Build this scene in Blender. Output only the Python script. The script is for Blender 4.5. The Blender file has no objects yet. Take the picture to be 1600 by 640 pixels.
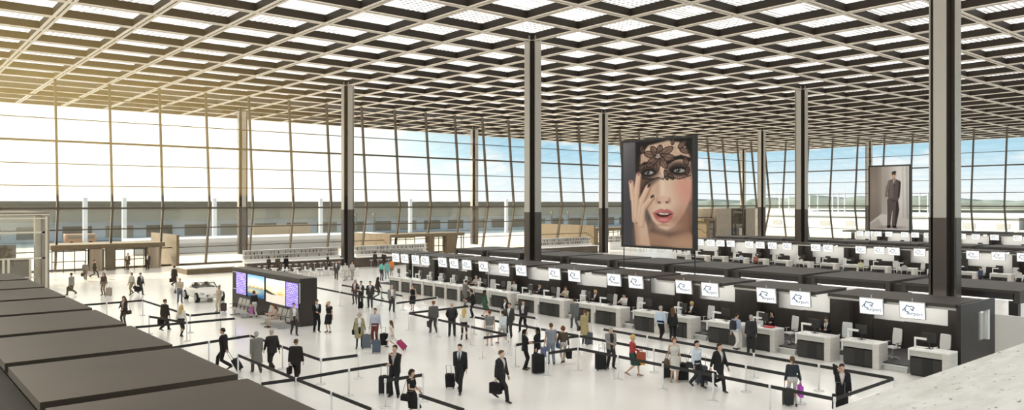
import bpy, math, random
import numpy as np
from mathutils import Vector, Matrix
random.seed(7)
SC = bpy.context.scene
COL = SC.collection
# ------------------------------------------------------------------ building frame
# x runs along the check-in islands' depth, y along their length, z up; roof column B stands at (0,0)
F, YH, TH = 1208.857, 316.97, 0.699778
S = 5.02578                       # roof grid cell
H = 7.0                           # eye height over the hall floor
CX, CY = -40.3375, -45.3797       # camera ground position
C_, S_ = math.cos(TH), math.sin(TH)
ZC = 19.65                        # underside of roof beams
def at(px, py, z=0.0):
    Z = F*(H-z)/(py-YH); X = (px-800)*Z/F
    return Vector((CX+X*C_+Z*S_, CY-X*S_+Z*C_, z))
def atx(px, x):                   # y on the wall plane x = const met at picture column px
    a = (px-800)/F; Z = (x-CX)/(a*C_+S_)
    return CY-a*Z*S_+Z*C_
def aty(px, y):
    a = (px-800)/F; Z = (y-CY)/(C_-a*S_)
    return CX+a*Z*C_+Z*S_
def depth(p): return (p[0]-CX)*S_+(p[1]-CY)*C_
def head2rot(deg):                # heading seen from the gallery: 0 away, 90 right, 180 towards, 270 left
    a = math.radians(deg); X, Z = math.sin(a), math.cos(a)
    dx, dy = X*C_+Z*S_, -X*S_+Z*C_
    return math.atan2(dy, dx)-math.pi/2      # local forward is +Y
ORD = ('first second third fourth fifth sixth seventh eighth ninth tenth eleventh twelfth thirteenth fourteenth fifteenth sixteenth '
       'seventeenth eighteenth nineteenth twentieth twenty-first twenty-second twenty-third twenty-fourth twenty-fifth twenty-sixth twenty-seventh twenty-eighth twenty-ninth thirtieth thirty-first thirty-second thirty-third thirty-fourth thirty-fifth thirty-sixth thirty-seventh').split()
# ------------------------------------------------------------------ materials
MATS = {}
def mat(name, col, rough=0.5, metal=0.0, spec=0.5, emit=None, estr=1.0):
    if name in MATS: return MATS[name]
    m = bpy.data.materials.new(name); m.use_nodes = True
    b = m.node_tree.nodes['Principled BSDF']
    b.inputs['Base Color'].default_value = (*col, 1)
    b.inputs['Roughness'].default_value = rough
    b.inputs['Metallic'].default_value = metal
    b.inputs['Specular IOR Level'].default_value = spec
    if emit:
        b.inputs['Emission Color'].default_value = (*emit, 1); b.inputs['Emission Strength'].default_value = estr
    MATS[name] = m
    return m
def noisy(m, scale=6.0, amt=0.15, bump=0.0, detail=4, dist=(1,1,1)):
    nt = m.node_tree; b = nt.nodes['Principled BSDF']; col = tuple(b.inputs['Base Color'].default_value)
    tc = nt.nodes.new('ShaderNodeTexCoord'); mp = nt.nodes.new('ShaderNodeMapping'); mp.inputs['Scale'].default_value = dist
    n = nt.nodes.new('ShaderNodeTexNoise'); n.inputs['Scale'].default_value = scale; n.inputs['Detail'].default_value = detail
    nt.links.new(tc.outputs['Object'], mp.inputs['Vector']); nt.links.new(mp.outputs['Vector'], n.inputs['Vector'])
    r = nt.nodes.new('ShaderNodeValToRGB')
    r.color_ramp.elements[0].position = .3; r.color_ramp.elements[1].position = .7
    r.color_ramp.elements[0].color = (*[max(0, c*(1-amt)) for c in col[:3]], 1)
    r.color_ramp.elements[1].color = (*[min(1, c*(1+amt)) for c in col[:3]], 1)
    nt.links.new(n.outputs['Fac'], r.inputs['Fac']); nt.links.new(r.outputs['Color'], b.inputs['Base Color'])
    if bump:
        bp = nt.nodes.new('ShaderNodeBump'); bp.inputs['Strength'].default_value = bump; bp.inputs['Distance'].default_value = .02
        nt.links.new(n.outputs['Fac'], bp.inputs['Height']); nt.links.new(bp.outputs['Normal'], b.inputs['Normal'])
    return m
def cloth(col):
    key = 'cloth_%02x%02x%02x' % tuple(int(max(0, min(1, c))*255) for c in col)
    if key in MATS: return MATS[key]
    return noisy(mat(key, col, .85, 0, .2), 25, .12)
def glass_mat(name, tint=(1, 1, 1), gloss=.06, rough=.02):
    if name in MATS: return MATS[name]
    m = bpy.data.materials.new(name); m.use_nodes = True; nt = m.node_tree; nt.nodes.clear()
    o = nt.nodes.new('ShaderNodeOutputMaterial'); mx = nt.nodes.new('ShaderNodeMixShader')
    t = nt.nodes.new('ShaderNodeBsdfTransparent'); t.inputs['Color'].default_value = (*tint, 1)
    g = nt.nodes.new('ShaderNodeBsdfGlossy'); g.inputs['Roughness'].default_value = rough
    mx.inputs[0].default_value = gloss
    nt.links.new(t.outputs[0], mx.inputs[1]); nt.links.new(g.outputs[0], mx.inputs[2]); nt.links.new(mx.outputs[0], o.inputs[0])
    MATS[name] = m
    return m
def vcol_mat(name, rough=.5, emit=0.0):
    m = bpy.data.materials.new(name); m.use_nodes = True; nt = m.node_tree; b = nt.nodes['Principled BSDF']
    a = nt.nodes.new('ShaderNodeVertexColor'); a.layer_name = 'print'
    nt.links.new(a.outputs['Color'], b.inputs['Base Color']); b.inputs['Roughness'].default_value = rough
    b.inputs['Specular IOR Level'].default_value = .2
    if emit:
        nt.links.new(a.outputs['Color'], b.inputs['Emission Color']); b.inputs['Emission Strength'].default_value = emit
    return m
# ------------------------------------------------------------------ mesh builder
class MB:
    def __init__(s): s.v, s.f, s.m = [], [], []
    def add(s, vs, fs, mi=0):
        k = len(s.v); s.v += [tuple(v) for v in vs]; s.f += [tuple(i+k for i in f) for f in fs]; s.m += [mi]*len(fs); return s
    def box(s, a, b, mi=0):
        (x0, y0, z0), (x1, y1, z1) = a, b
        if x0 > x1: x0, x1 = x1, x0
        if y0 > y1: y0, y1 = y1, y0
        if z0 > z1: z0, z1 = z1, z0
        return s.add([(x0,y0,z0),(x1,y0,z0),(x1,y1,z0),(x0,y1,z0),(x0,y0,z1),(x1,y0,z1),(x1,y1,z1),(x0,y1,z1)],
            [(0,3,2,1),(4,5,6,7),(0,1,5,4),(1,2,6,5),(2,3,7,6),(3,0,4,7)], mi)
    def tube(s, pts, rad, n=10, mi=0, flat=None, cap=True):
        pts = [Vector(p) for p in pts]; vs, fs = [], []; prev = None
        for i, p in enumerate(pts):
            d = (pts[min(i+1, len(pts)-1)]-pts[max(i-1, 0)])
            if d.length < 1e-9: d = Vector((0,0,1))
            d.normalize()
            if prev is None:
                ref = Vector(flat) if flat else (Vector((0,0,1)) if abs(d.z) < .9 else Vector((0,1,0)))
                a = (ref-d*ref.dot(d)).normalized()
            else:
                a = prev-d*prev.dot(d); a.normalize()
            prev = a; b = d.cross(a)
            r = rad[i] if isinstance(rad, (list, tuple)) else rad
            ra, rb = r if isinstance(r, (list, tuple)) else (r, r)
            for k in range(n):
                t = 2*math.pi*k/n; vs.append(p+a*(ra*math.cos(t))+b*(rb*math.sin(t)))
        for i in range(len(pts)-1):
            for k in range(n):
                k2 = (k+1) % n; fs.append((i*n+k, i*n+k2, (i+1)*n+k2, (i+1)*n+k))
        if cap: fs.append(tuple(range(n-1, -1, -1))); fs.append(tuple((len(pts)-1)*n+k for k in range(n)))
        return s.add(vs, fs, mi)
    def bar(s, p, q, w, h=None, mi=0, up=(0,0,1)):   # rectangular bar
        h = h or w; p, q = Vector(p), Vector(q); d = (q-p).normalized(); u = Vector(up)
        if abs(d.dot(u)) > .98: u = Vector((0,1,0))
        sd = d.cross(u).normalized(); u = sd.cross(d)
        vs = []
        for c in (p, q):
            for a, b in ((-1,-1),(1,-1),(1,1),(-1,1)): vs.append(c+sd*(a*w/2)+u*(b*h/2))
        return s.add(vs, [(0,3,2,1),(4,5,6,7),(0,1,5,4),(1,2,6,5),(2,3,7,6),(3,0,4,7)], mi)
    def loft(s, rings, mi=0, cap=True, closed=True):
        n = len(rings[0]); vs = [p for r in rings for p in r]; fs = []
        for i in range(len(rings)-1):
            for k in range(n if closed else n-1):
                k2 = (k+1) % n; fs.append((i*n+k, i*n+k2, (i+1)*n+k2, (i+1)*n+k))
        if cap and closed: fs.append(tuple(range(n-1, -1, -1))); fs.append(tuple((len(rings)-1)*n+k for k in range(n)))
        return s.add(vs, fs, mi)
    def ell(s, c, r, n=12, mi=0, m=None):
        m = m or max(6, n//2+1); vs, fs = [], []
        c = Vector(c); vs.append(c+Vector((0,0,-r[2])))
        for i in range(1, m):
            t = math.pi*i/m-math.pi/2
            for k in range(n):
                p = 2*math.pi*k/n
                vs.append(c+Vector((r[0]*math.cos(t)*math.cos(p), r[1]*math.cos(t)*math.sin(p), r[2]*math.sin(t))))
        vs.append(c+Vector((0,0,r[2]))); top = len(vs)-1
        for k in range(n): fs.append((0, 1+(k+1) % n, 1+k))
        for i in range(m-2):
            for k in range(n):
                a = 1+i*n; fs.append((a+k, a+(k+1) % n, a+n+(k+1) % n, a+n+k))
        a = 1+(m-2)*n
        for k in range(n): fs.append((a+k, a+(k+1) % n, top))
        return s.add(vs, fs, mi)
    def prism(s, poly, z0, z1, mi=0):
        n = len(poly); vs = [(x, y, z0) for x, y in poly]+[(x, y, z1) for x, y in poly]
        fs = [tuple(range(n-1, -1, -1)), tuple(range(n, 2*n))]+[(k, (k+1) % n, n+(k+1) % n, n+k) for k in range(n)]
        return s.add(vs, fs, mi)
    def mesh(s, name, smooth=False):
        me = bpy.data.meshes.new(name); me.from_pydata([tuple(v) for v in s.v], [], s.f)
        me.polygons.foreach_set('material_index', s.m)
        if smooth: me.polygons.foreach_set('use_smooth', [True]*len(s.f))
        me.update(); return me
    def build(s, name, mats, parent=None, smooth=False, bevel=0.0):
        me = s.mesh(name, smooth)
        for m in (mats if isinstance(mats, (list, tuple)) else [mats]): me.materials.append(m)
        o = bpy.data.objects.new(name, me); COL.objects.link(o)
        if parent: o.parent = parent
        if bevel:
            b = o.modifiers.new('edge', 'BEVEL'); b.width = bevel; b.segments = 2; b.limit_method = 'ANGLE'
        return o
def tag(o, label=None, cat=None, group=None, kind=None):
    if label: o['label'] = label
    if cat: o['category'] = cat
    if group: o['group'] = group
    if kind: o['kind'] = kind
    return o
def thing(name, label, cat, loc=(0,0,0), rz=0.0, group=None):
    o = bpy.data.objects.new(name, None); COL.objects.link(o); o.empty_display_size = .2
    o.location = loc; o.rotation_euler = (0, 0, rz)
    return tag(o, label, cat, group)
def struct(o): o['kind'] = 'structure'; return o
def dup(o, loc=None, rz=None, label=None, group=None, parent=None):
    c = o.copy(); COL.objects.link(c)
    if parent is not None: c.parent = parent
    if loc is not None: c.location = loc
    if rz is not None: c.rotation_euler = (0, 0, rz)
    if label: c['label'] = label
    if group: c['group'] = group
    for ch in list(o.children): dup(ch, parent=c)
    return c
def use(o, m, slot=0):            # give a copy its own material while sharing the mesh
    o.material_slots[slot].link = 'OBJECT'; o.material_slots[slot].material = m
# ------------------------------------------------------------------ people
def voxel(mb, size, smooth=2, fac=.5):
    me = mb.mesh('tmp'); o = bpy.data.objects.new('tmp', me); COL.objects.link(o)
    r = o.modifiers.new('r', 'REMESH'); r.mode = 'VOXEL'; r.voxel_size = size; r.use_smooth_shade = True
    if smooth:
        sm = o.modifiers.new('s', 'SMOOTH'); sm.iterations = smooth; sm.factor = fac
    dg = bpy.context.evaluated_depsgraph_get(); dg.update()
    out = bpy.data.meshes.new_from_object(o.evaluated_get(dg))
    bpy.data.objects.remove(o); bpy.data.meshes.remove(me)
    out.materials.clear()
    return out
def ik(a, c, l1, l2, hint):
    a, c = Vector(a), Vector(c); d = c-a; L = d.length
    if L > (l1+l2)*.999: c = a+d*((l1+l2)*.999/L); d = c-a; L = d.length
    x = (l1*l1-l2*l2+L*L)/(2*L); h = math.sqrt(max(0, l1*l1-x*x)); dn = d/L
    hv = Vector(hint); hv = hv-dn*hv.dot(dn)
    if hv.length < 1e-6: hv = Vector((0,1,0))
    return a+dn*x+hv.normalized()*h, c
# feet: (x, y, heel lift); hands: (x, y, z); for a 1.75 m figure facing +Y with its right at +X
POSES = {
 'stand':  dict(fl=(-.11,.03,0), fr=(.11,-.02,0), hl=(-.25,.04,.80), hr=(.25,.06,.80)),
 'wait':   dict(fl=(-.12,.0,0), fr=(.13,.10,0), hl=(-.26,.05,.80), hr=(.10,.27,1.05)),
 'walk':   dict(fl=(-.08,.36,0), fr=(.08,-.34,.13), hl=(-.25,-.16,.85), hr=(.24,.22,.88), lean=3),
 'walk2':  dict(fl=(-.08,-.34,.13), fr=(.08,.36,0), hl=(-.24,.22,.88), hr=(.25,-.16,.85), lean=3),
 'stroll': dict(fl=(-.09,.22,0), fr=(.09,-.20,.07), hl=(-.25,-.08,.82), hr=(.25,.12,.83), lean=2),
 'stroll2':dict(fl=(-.09,-.20,.07), fr=(.09,.22,0), hl=(-.25,.12,.83), hr=(.25,-.06,.80), lean=2),
 'carry':  dict(fl=(-.08,.34,0), fr=(.08,-.32,.12), hl=(-.26,-.02,.77), hr=(.26,.10,.83), lean=3, gl=1),
 'carryr': dict(fl=(-.08,-.32,.12), fr=(.08,.34,0), hl=(-.25,.14,.85), hr=(.27,-.02,.77), lean=3, gr=1),
 'pullr':  dict(fl=(-.08,.33,0), fr=(.08,-.31,.12), hl=(-.25,.10,.85), hr=(.27,-.24,.84), lean=4, gr=1),
 'pulll':  dict(fl=(-.08,-.31,.12), fr=(.08,.33,0), hl=(-.27,-.24,.84), hr=(.25,.10,.85), lean=4, gl=1),
 'holdl':  dict(fl=(-.11,.03,0), fr=(.12,-.03,0), hl=(-.29,.02,.86), hr=(.25,.06,.80), gl=1),
 'holdr':  dict(fl=(-.11,.03,0), fr=(.12,-.03,0), hl=(-.25,.05,.80), hr=(.29,.02,.86), gr=1),
 'hold':   dict(fl=(-.11,.04,0), fr=(.12,-.03,0), hl=(-.10,.27,1.02), hr=(.10,.30,1.10), head=(-18,0)),
 'holdw':  dict(fl=(-.09,.25,0), fr=(.09,-.22,.08), hl=(-.12,.26,1.02), hr=(.12,.30,1.14), head=(-10,0)),
 'cross':  dict(fl=(-.12,.04,0), fr=(.12,-.02,0), hl=(.10,.20,1.17), hr=(-.10,.23,1.13)),
 'chin':   dict(fl=(-.13,.02,0), fr=(.12,.0,0), hl=(.08,.20,1.12), hr=(.03,.16,1.45)),
 'phone':  dict(fl=(-.11,.04,0), fr=(.12,-.02,0), hl=(-.26,.03,.82), hr=(.12,.07,1.60), head=(-8,8)),
 'hip':    dict(fl=(-.13,.02,0), fr=(.13,.06,0), hl=(-.20,.05,.98), hr=(.20,.05,.98)),
 'reach':  dict(fl=(-.11,.06,0), fr=(.12,-.06,0), hl=(-.14,.40,1.08), hr=(.18,.46,1.12), lean=6, head=(-15,0)),
 'point':  dict(fl=(-.11,.06,0), fr=(.12,-.06,0), hl=(-.25,.05,.82), hr=(.22,.56,1.34)),
 'sit':    dict(fl=(-.12,.42,0), fr=(.12,.45,0), hl=(-.14,.44,.80), hr=(.15,.47,.80), pelvis=.53, lean=4, head=(-14,0)),
 'sit2':   dict(fl=(-.10,.46,0), fr=(.12,.38,0), hl=(-.16,.34,.62), hr=(.17,.36,.62), pelvis=.50, lean=-6, head=(0,14)),
 'bar':    dict(fl=(-.12,.30,.0), fr=(.12,.33,.0), hl=(-.16,.42,1.10), hr=(.15,.44,1.10), pelvis=.84, lean=8, foot=.30),
}
SKIN = {'a': (.62,.40,.29), 'b': (.50,.31,.21), 'c': (.25,.14,.09), 'd': (.70,.49,.38)}
HAIRC = {'k': (.012,.010,.009), 'b': (.05,.028,.016), 'n': (.13,.07,.035), 'y': (.62,.43,.17), 'g': (.42,.40,.38), 'r': (.20,.07,.03)}
class Body: pass
def skeleton(P, sex):
    B = Body(); B.sex = sex
    pel = P.get('pelvis'); fz = P.get('foot', 0)
    fl, fr = P['fl'], P['fr']
    if pel is None:
        span = abs(fl[1]-fr[1])/2; pel = .945-.5*span*span*1.25
    B.pel = pel; off = Vector((0, 0, pel-.95)); lean = math.radians(P.get('lean', 0))
    R = Matrix.Rotation(-lean, 3, 'X'); piv = Vector((0,0,pel))
    up = lambda p: piv+R @ (Vector(p)+off-piv)
    B.up = up
    sw = .185 if sex == 'm' else .158
    B.sw = sw
    B.hipl, B.hipr = Vector((-.088,0,pel-.03)), Vector((.088,0,pel-.03))
    B.shl, B.shr = up((-sw,-.01,1.43)), up((sw,-.01,1.43))
    def leg(hip, f):
        an = Vector((f[0], f[1], .09+f[2]+fz)); kn, an = ik(hip, an, .44, .425, (f[0]*.5, 1, .1))
        pit = math.atan2(f[2], .22)
        toe = an+Vector((f[0]*.35, .16*math.cos(pit), -.055-.16*math.sin(pit)+.0))
        heel = an+Vector((0, -.055, -.05+.02*math.sin(pit)))
        toe.z = max(toe.z, .03+fz); heel.z = max(heel.z, .035+fz)
        return hip, kn, an, toe, heel
    B.ll, B.lr = leg(B.hipl, fl), leg(B.hipr, fr)
    def arm(sh, h, sx):
        wr = Vector(h) if pel > .75 and P.get('pelvis') is None else Vector(h)
        if P.get('pelvis') is None: wr = wr+Vector((0,0,pel-.945))
        el, wr = ik(sh, wr, .295, .255, (sx*.55, -1, -.25)); return sh, el, wr
    B.al, B.ar = arm(B.shl, P['hl'], -1), arm(B.shr, P['hr'], 1)
    B.gl, B.gr = P.get('gl', 0), P.get('gr', 0)
    p, y = P.get('head', (0, 0))
    piv2 = up((0,0,1.52)); HR = R @ Matrix.Rotation(math.radians(y), 3, 'Z') @ Matrix.Rotation(math.radians(p), 3, 'X')
    B.hd = lambda q: piv2+HR @ (Vector(q)-Vector((0,0,1.52)))
    return B
TOR_M = [(.86,.135,.10,0),(.95,.172,.115,0),(1.06,.158,.105,0),(1.2,.172,.115,.005),(1.33,.19,.122,.005),(1.41,.175,.10,-.005),(1.46,.11,.072,-.01),(1.50,.058,.058,-.005)]
TOR_F = [(.86,.14,.105,0),(.95,.178,.12,-.005),(1.06,.135,.095,0),(1.14,.128,.09,0),(1.26,.155,.12,.02),(1.34,.16,.115,.012),(1.41,.15,.088,-.005),(1.46,.095,.065,-.01),(1.50,.05,.05,-.005)]
def ringp(cx, cy, z, rx, ry, tf, n=18):
    out = []
    for k in range(n):
        t = 2*math.pi*k/n; c, s = math.cos(t), math.sin(t); e = .8
        out.append(tf((cx+rx*math.copysign(abs(c)**e, c), cy+ry*math.copysign(abs(s)**e, s), z)))
    return out
def torso(mb, B, inf=0.0, z0=0, z1=9, low=None):
    T = [t for t in (TOR_M if B.sex == 'm' else TOR_F) if z0 <= t[0] <= z1]
    rings = []
    if low: rings += [ringp(0, cy, z, rx, ry, B.up) for z, rx, ry, cy in low]
    rings += [ringp(0, cy, z, rx+inf, ry+inf, B.up) for z, rx, ry, cy in T]
    mb.loft(rings)
def limb(mb, pts, rad, n=10): mb.tube(pts, rad, n)
def hand(mb, el, wr, sx, grip, k=1.0):
    d = (wr-el).normalized(); fwd = Vector((0,1,0)) if abs(d.y) < .8 else Vector((0,0,1))
    e2 = (fwd-d*fwd.dot(d)).normalized(); e3 = d.cross(e2)*(-sx)
    if e3.x*sx > 0 and abs(d.z) > .5: e3 = -e3
    c = wr+d*.005
    mb.tube([c-d*.015, c+d*.03, c+d*.075, c+d*.092], [(.024,.018),(.037,.017),(.040,.015),(.034,.011)], 10, 0, flat=e2)
    curl = 1.35 if grip else .38
    for i, (o, L) in enumerate(((.030,.070),(.010,.078),(-.010,.073),(-.029,.058))):
        p = c+d*.085+e2*o; pts = [p-d*.012]; a = curl*.35; q = p
        for j, fr in enumerate((.45,.32,.23)):
            q = q+(d*math.cos(a)+e3*math.sin(a))*(L*fr); pts.append(q); a += curl*.75
        mb.tube(pts, [.0092,.009,.008,.0065], 6)
    p = c+d*.03+e2*.03; t1 = (d*.65+e2*.7+e3*.3).normalized(); t2 = (d*.9+e2*.25+e3*.55).normalized()
    mb.tube([p-t1*.015, p+t1*.03, p+t1*.03+t2*.028], [.012,.0105,.008], 6)
    return c+d*.085+e3*.02
def mk(me, name, m, parent):
    if not isinstance(m, (list, tuple)): m = [m]
    for x in m: me.materials.append(x)
    o = bpy.data.objects.new(name, me); COL.objects.link(o); o.parent = parent; return o
BELTS = []
def clear(p, r):                  # keep clear of the queue belts
    for a, b in BELTS:
        v = b-a; t = max(0, min(1, (p-a).dot(v)/max(1e-6, v.dot(v)))); q = a+v*t; d = p-q; d.z = 0
        if d.length < r and d.length > 1e-4: p = p+d.normalized()*(r-d.length)
    return p
def person(label, px, py, hgt=1.75, sex='m', head=0, pose='stand', top='suit', tc=(.02,.02,.022), bc=None, hair='short', hc='b',
           skin='a', shirt=(.8,.8,.8), shoe=(.015,.013,.012), tie=None, loc=None, rz=None, legs='trousers', group=None, vox=None):
    loc = Vector(loc) if loc is not None else clear(at(px, py), .42); rz = head2rot(head) if rz is None else rz
    root = thing('person', label, 'person', loc, rz, group)
    s = hgt/1.75; root.scale = (s, s, s)
    B = skeleton(POSES[pose], sex); Zd = depth(loc)
    vx = vox or (.0135 if Zd < 34 else .017 if Zd < 50 else .022)
    bc = bc or tc; sk = mat('skin_'+skin, SKIN[skin], .6, 0, .3); hcm = cloth(HAIRC[hc])
    # --- body, one surface
    mb = MB(); torso(mb, B)
    f = 1.0 if sex == 'm' else .88
    for hip, kn, an, toe, heel in (B.ll, B.lr):
        mid = hip.lerp(kn, .35); calf = kn.lerp(an, .3)
        limb(mb, [hip+Vector((0,0,.05)), mid, kn, calf+Vector((0,-.012,0)), an.lerp(kn, .15), an], [.085*f,.078*f,.054*f,.056*f,.036*f,.036*f])
        mb.tube([heel, an.lerp(toe, .3)-Vector((0,0,.03)), toe.lerp(heel, .25), toe], [(.03,.032),(.032,.038),(.026,.042),(.016,.03)], 10, 0, flat=(0,0,1))
    for sh, el, wr in (B.al, B.ar):
        limb(mb, [sh.lerp(Vector((0,0,sh.z)), .25), sh, sh.lerp(el, .4), el, el.lerp(wr, .3), wr+(wr-el)*.02], [.05*f,.052*f,.044*f,.037*f,.036*f,.025*f])
    mb.tube([B.up((0,-.01,1.44)), B.hd((0,.0,1.52)), B.hd((0,.01,1.58))], [.062*f,.054*f,.054*f], 12)
    rg = []
    for z, rx, ry, cy in ((1.525,.026,.026,.072),(1.54,.044,.05,.048),(1.565,.057,.07,.03),(1.60,.068,.086,.02),(1.64,.074,.093,.014),(1.68,.075,.094,.008),(1.715,.066,.084,.004),(1.738,.044,.058,.002),(1.75,.016,.02,0)):
        rg.append(ringp(0, cy, z, rx*(1 if sex=='m' else .94), ry*(1 if sex=='m' else .95), B.hd, 14))
    mb.loft(rg)
    mb.add([B.hd(p) for p in ((-.017,.098,1.60),(.017,.098,1.60),(0,.126,1.606),(0,.10,1.66),(0,.09,1.59))], [(0,1,2),(1,3,2),(3,0,2),(0,4,1),(0,3,4),(1,4,3)])
    for sx in (-1, 1):
        mb.ell(B.hd((sx*.076,-.002,1.632)), (.010,.02,.032), 8)
        mb.ell(B.hd((sx*.03,.094,1.662)), (.022,.012,.008), 8)
    body = voxel(mb, vx, 2, .35)
    ext = MB(); g1 = hand(ext, B.al[1], B.al[2], -1, B.gl); g2 = hand(ext, B.ar[1], B.ar[2], 1, B.gr)
    for sx in (-1, 1): ext.ell(B.hd((sx*.031,.097,1.646)), (.012,.010,.006), 8, 1)
    ext.ell(B.hd((0,.097,1.573)), (.022,.009,.007), 8, 2)
    em = ext.mesh('e', True)
    import bmesh
    bm = bmesh.new(); bm.from_mesh(body); bm.from_mesh(em); bm.to_mesh(body); bm.free(); bpy.data.meshes.remove(em)
    b = mk(body, 'body', [sk, mat('eye_dark', (.02,.015,.012), .3), mat('lips', (.40,.12,.10) if sex == 'f' else (.42,.22,.17), .5)], root)
    # --- legs clothing
    seated = POSES[pose].get('pelvis') is not None
    bot = cloth(bc)
    if legs in ('trousers', 'shorts', 'slim'):
        mb = MB(); torso(mb, B, .018, .86, 1.07)
        w = 1.0 if legs != 'slim' else .82
        for hip, kn, an, toe, heel in (B.ll, B.lr):
            if legs == 'shorts':
                e = hip.lerp(kn, .92); limb(mb, [hip+Vector((0,0,.06)), hip.lerp(kn, .4), e], [.108*f,.100*f,.088*f])
            else:
                limb(mb, [hip+Vector((0,0,.06)), hip.lerp(kn, .35), kn, kn.lerp(an, .5), an+(an-kn)*.02],
                     [.105*f*w,.096*f*w,.078*f*w,.068*f*w,.066*f*w])
        mk(voxel(mb, vx*1.15, 1), 'trousers' if legs != 'shorts' else 'shorts', bot, root)
    if legs in ('skirt', 'dress'):
        mb = MB(); k0 = (B.ll[1]+B.lr[1])/2; sp = abs(B.ll[1].x-B.lr[1].x)/2; fy = abs(B.ll[1].y-B.lr[1].y)/2
        if seated:
            for hip, kn, *_ in (B.ll, B.lr): limb(mb, [hip, hip.lerp(kn, .5), kn], [.11,.105,.085])
            torso(mb, B, .018, .86, 1.07)
        else:
            z0 = k0.z; zs = [B.pel+.10, B.pel, B.pel-.12, B.pel-.28, z0-.01]
            rr = [(.142,.105),(.198,.142),(.205,.155),(.195,.16),(.185+sp*.2,.15+fy*.9)]
            mb.loft([ringp(0, (k0.y-0)*(i/4)**2*.9, z, rx, ry, Vector) for i, (z, (rx, ry)) in enumerate(zip(zs, rr))])
        mk(voxel(mb, vx*1.15, 1), 'skirt' if legs == 'skirt' else 'dress_skirt', bot if legs == 'skirt' else cloth(tc), root)
    # --- shoes
    for hip, kn, an, toe, heel in (B.ll, B.lr):
        mb = MB(); sole = Vector((0,0,-.012)); d = (toe-heel).normalized()
        mb.tube([heel-d*.022+Vector((0,0,.012)), heel+d*.03+Vector((0,0,.02)), heel.lerp(toe, .6)+Vector((0,0,.012)), toe.lerp(heel, .1), toe+d*.035],
                [(.030,.030),(.044,.036),(.036,.046),(.027,.042),(.012,.022)], 12, 0, flat=(0,0,1))
        if sex == 'm' or legs in ('trousers',): mb.tube([an.lerp(kn, .06), an-Vector((0,0,.045))], [.043,.046], 10)
        else: mb.tube([heel+Vector((0,0,.01)), heel-Vector((0,.01,.04))], [.012,.008], 6)
        mb.build('shoe', mat('shoe_%d%d%d' % tuple(int(c*99) for c in shoe), shoe, .35), root, True)
    # --- upper clothing
    hem = [(.80,.192,.140,0),(.90,.198,.142,0)] if sex == 'm' else [(.83,.196,.146,0),(.92,.194,.140,0)]
    if seated: hem = [(.90,.195,.14,0)]
    cl = cloth(tc)
    def sleeves(mb, inf, cut=1.0):
        for sh, el, wr in (B.al, B.ar):
            pts = [sh.lerp(Vector((0,0,sh.z)), .3), sh, sh.lerp(el, .45)]; rd = [.056*f+inf,.060*f+inf,.050*f+inf]
            if cut > .6: pts += [el, el.lerp(wr, .5), el.lerp(wr, .95)]; rd += [.043*f+inf,.038*f+inf,.034*f+inf]
            limb(mb, pts, rd)
    if top in ('suit', 'coat', 'vest', 'open'):
        mb = MB(); torso(mb, B, .010, 1.0, 1.49)
        if top == 'vest': sleeves(mb, .008)
        mb.tube([B.up((0,-.008,1.455)), B.up((0,.0,1.515))], [.070*f,.064*f], 12)
        mk(voxel(mb, vx*1.1, 1), 'shirt', cloth(shirt), root)
        mb = MB()
        low = hem if top != 'coat' or seated else [(.52,.235,.185,0),(.66,.222,.172,0),(.80,.21,.155,0),(.92,.20,.145,0)]
        if top == 'vest': low = [(.96,.19,.135,0)]
        torso(mb, B, .033, 1.0, 1.47, low)
        mb.loft([ringp(0, -.012, z, rx*f, ry*f, B.up) for z, rx, ry in ((1.38,.232,.132),(1.42,.222,.125),(1.46,.155,.105),(1.495,.098,.086))])
        if top != 'vest': sleeves(mb, .014)
        jm = voxel(mb, vx*1.1, 2)
        bm = bmesh.new(); bm.from_mesh(jm); kill = []
        zt = 1.06 if top in ('suit', 'vest') else .75
        inv = Matrix.Rotation(math.radians(POSES[pose].get('lean', 0)), 3, 'X'); piv = Vector((0,0,B.pel))
        for fc in bm.faces:
            q = fc.calc_center_median(); q = piv+inv @ (q-piv); z = q.z-(B.pel-.95)
            wdt = .085*max(0, (z-zt)/(1.44-zt)) if top in ('suit', 'vest') else .05+.03*max(0, (z-zt)/.6)
            if z > zt and z < 1.60 and q.y > .03 and abs(q.x) < wdt: kill.append(fc)
        bmesh.ops.delete(bm, geom=kill, context='FACES'); bm.to_mesh(jm); bm.free()
        mk(jm, {'suit': 'jacket', 'open': 'jacket', 'coat': 'coat', 'vest': 'waistcoat'}[top], cl, root)
        if tie:
            mb = MB(); pts = [B.up((0, y, z)) for y, z in ((.075,1.47),(.115,1.40),(.145,1.32),(.148,1.2),(.14,1.08))]
            if sex == 'm': mb.tube(pts, [(.010,.018),(.008,.014),(.008,.022),(.008,.03),(.004,.012)], 8, 0, flat=(0,1,0)); mb.build('tie', cloth(tie), root, True)
    elif top in ('shirt', 'tshirt', 'tank', 'blouse'):
        mb = MB(); torso(mb, B, .016, .98, 1.43, [(.90,.188,.136,0)] if legs not in ('dress',) else None)
        mb.loft([ringp(0, -.01, z, rx*f, ry*f, B.up) for z, rx, ry in ((1.40,.18,.098),(1.45,.125,.082),(1.478,.078,.07))])
        if top != 'tank': sleeves(mb, .010, 1.0 if top in ('shirt', 'blouse') else .5)
        mk(voxel(mb, vx*1.1, 2), {'shirt': 'shirt', 'tshirt': 't_shirt', 'tank': 'top', 'blouse': 'blouse'}[top], cl, root)
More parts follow.
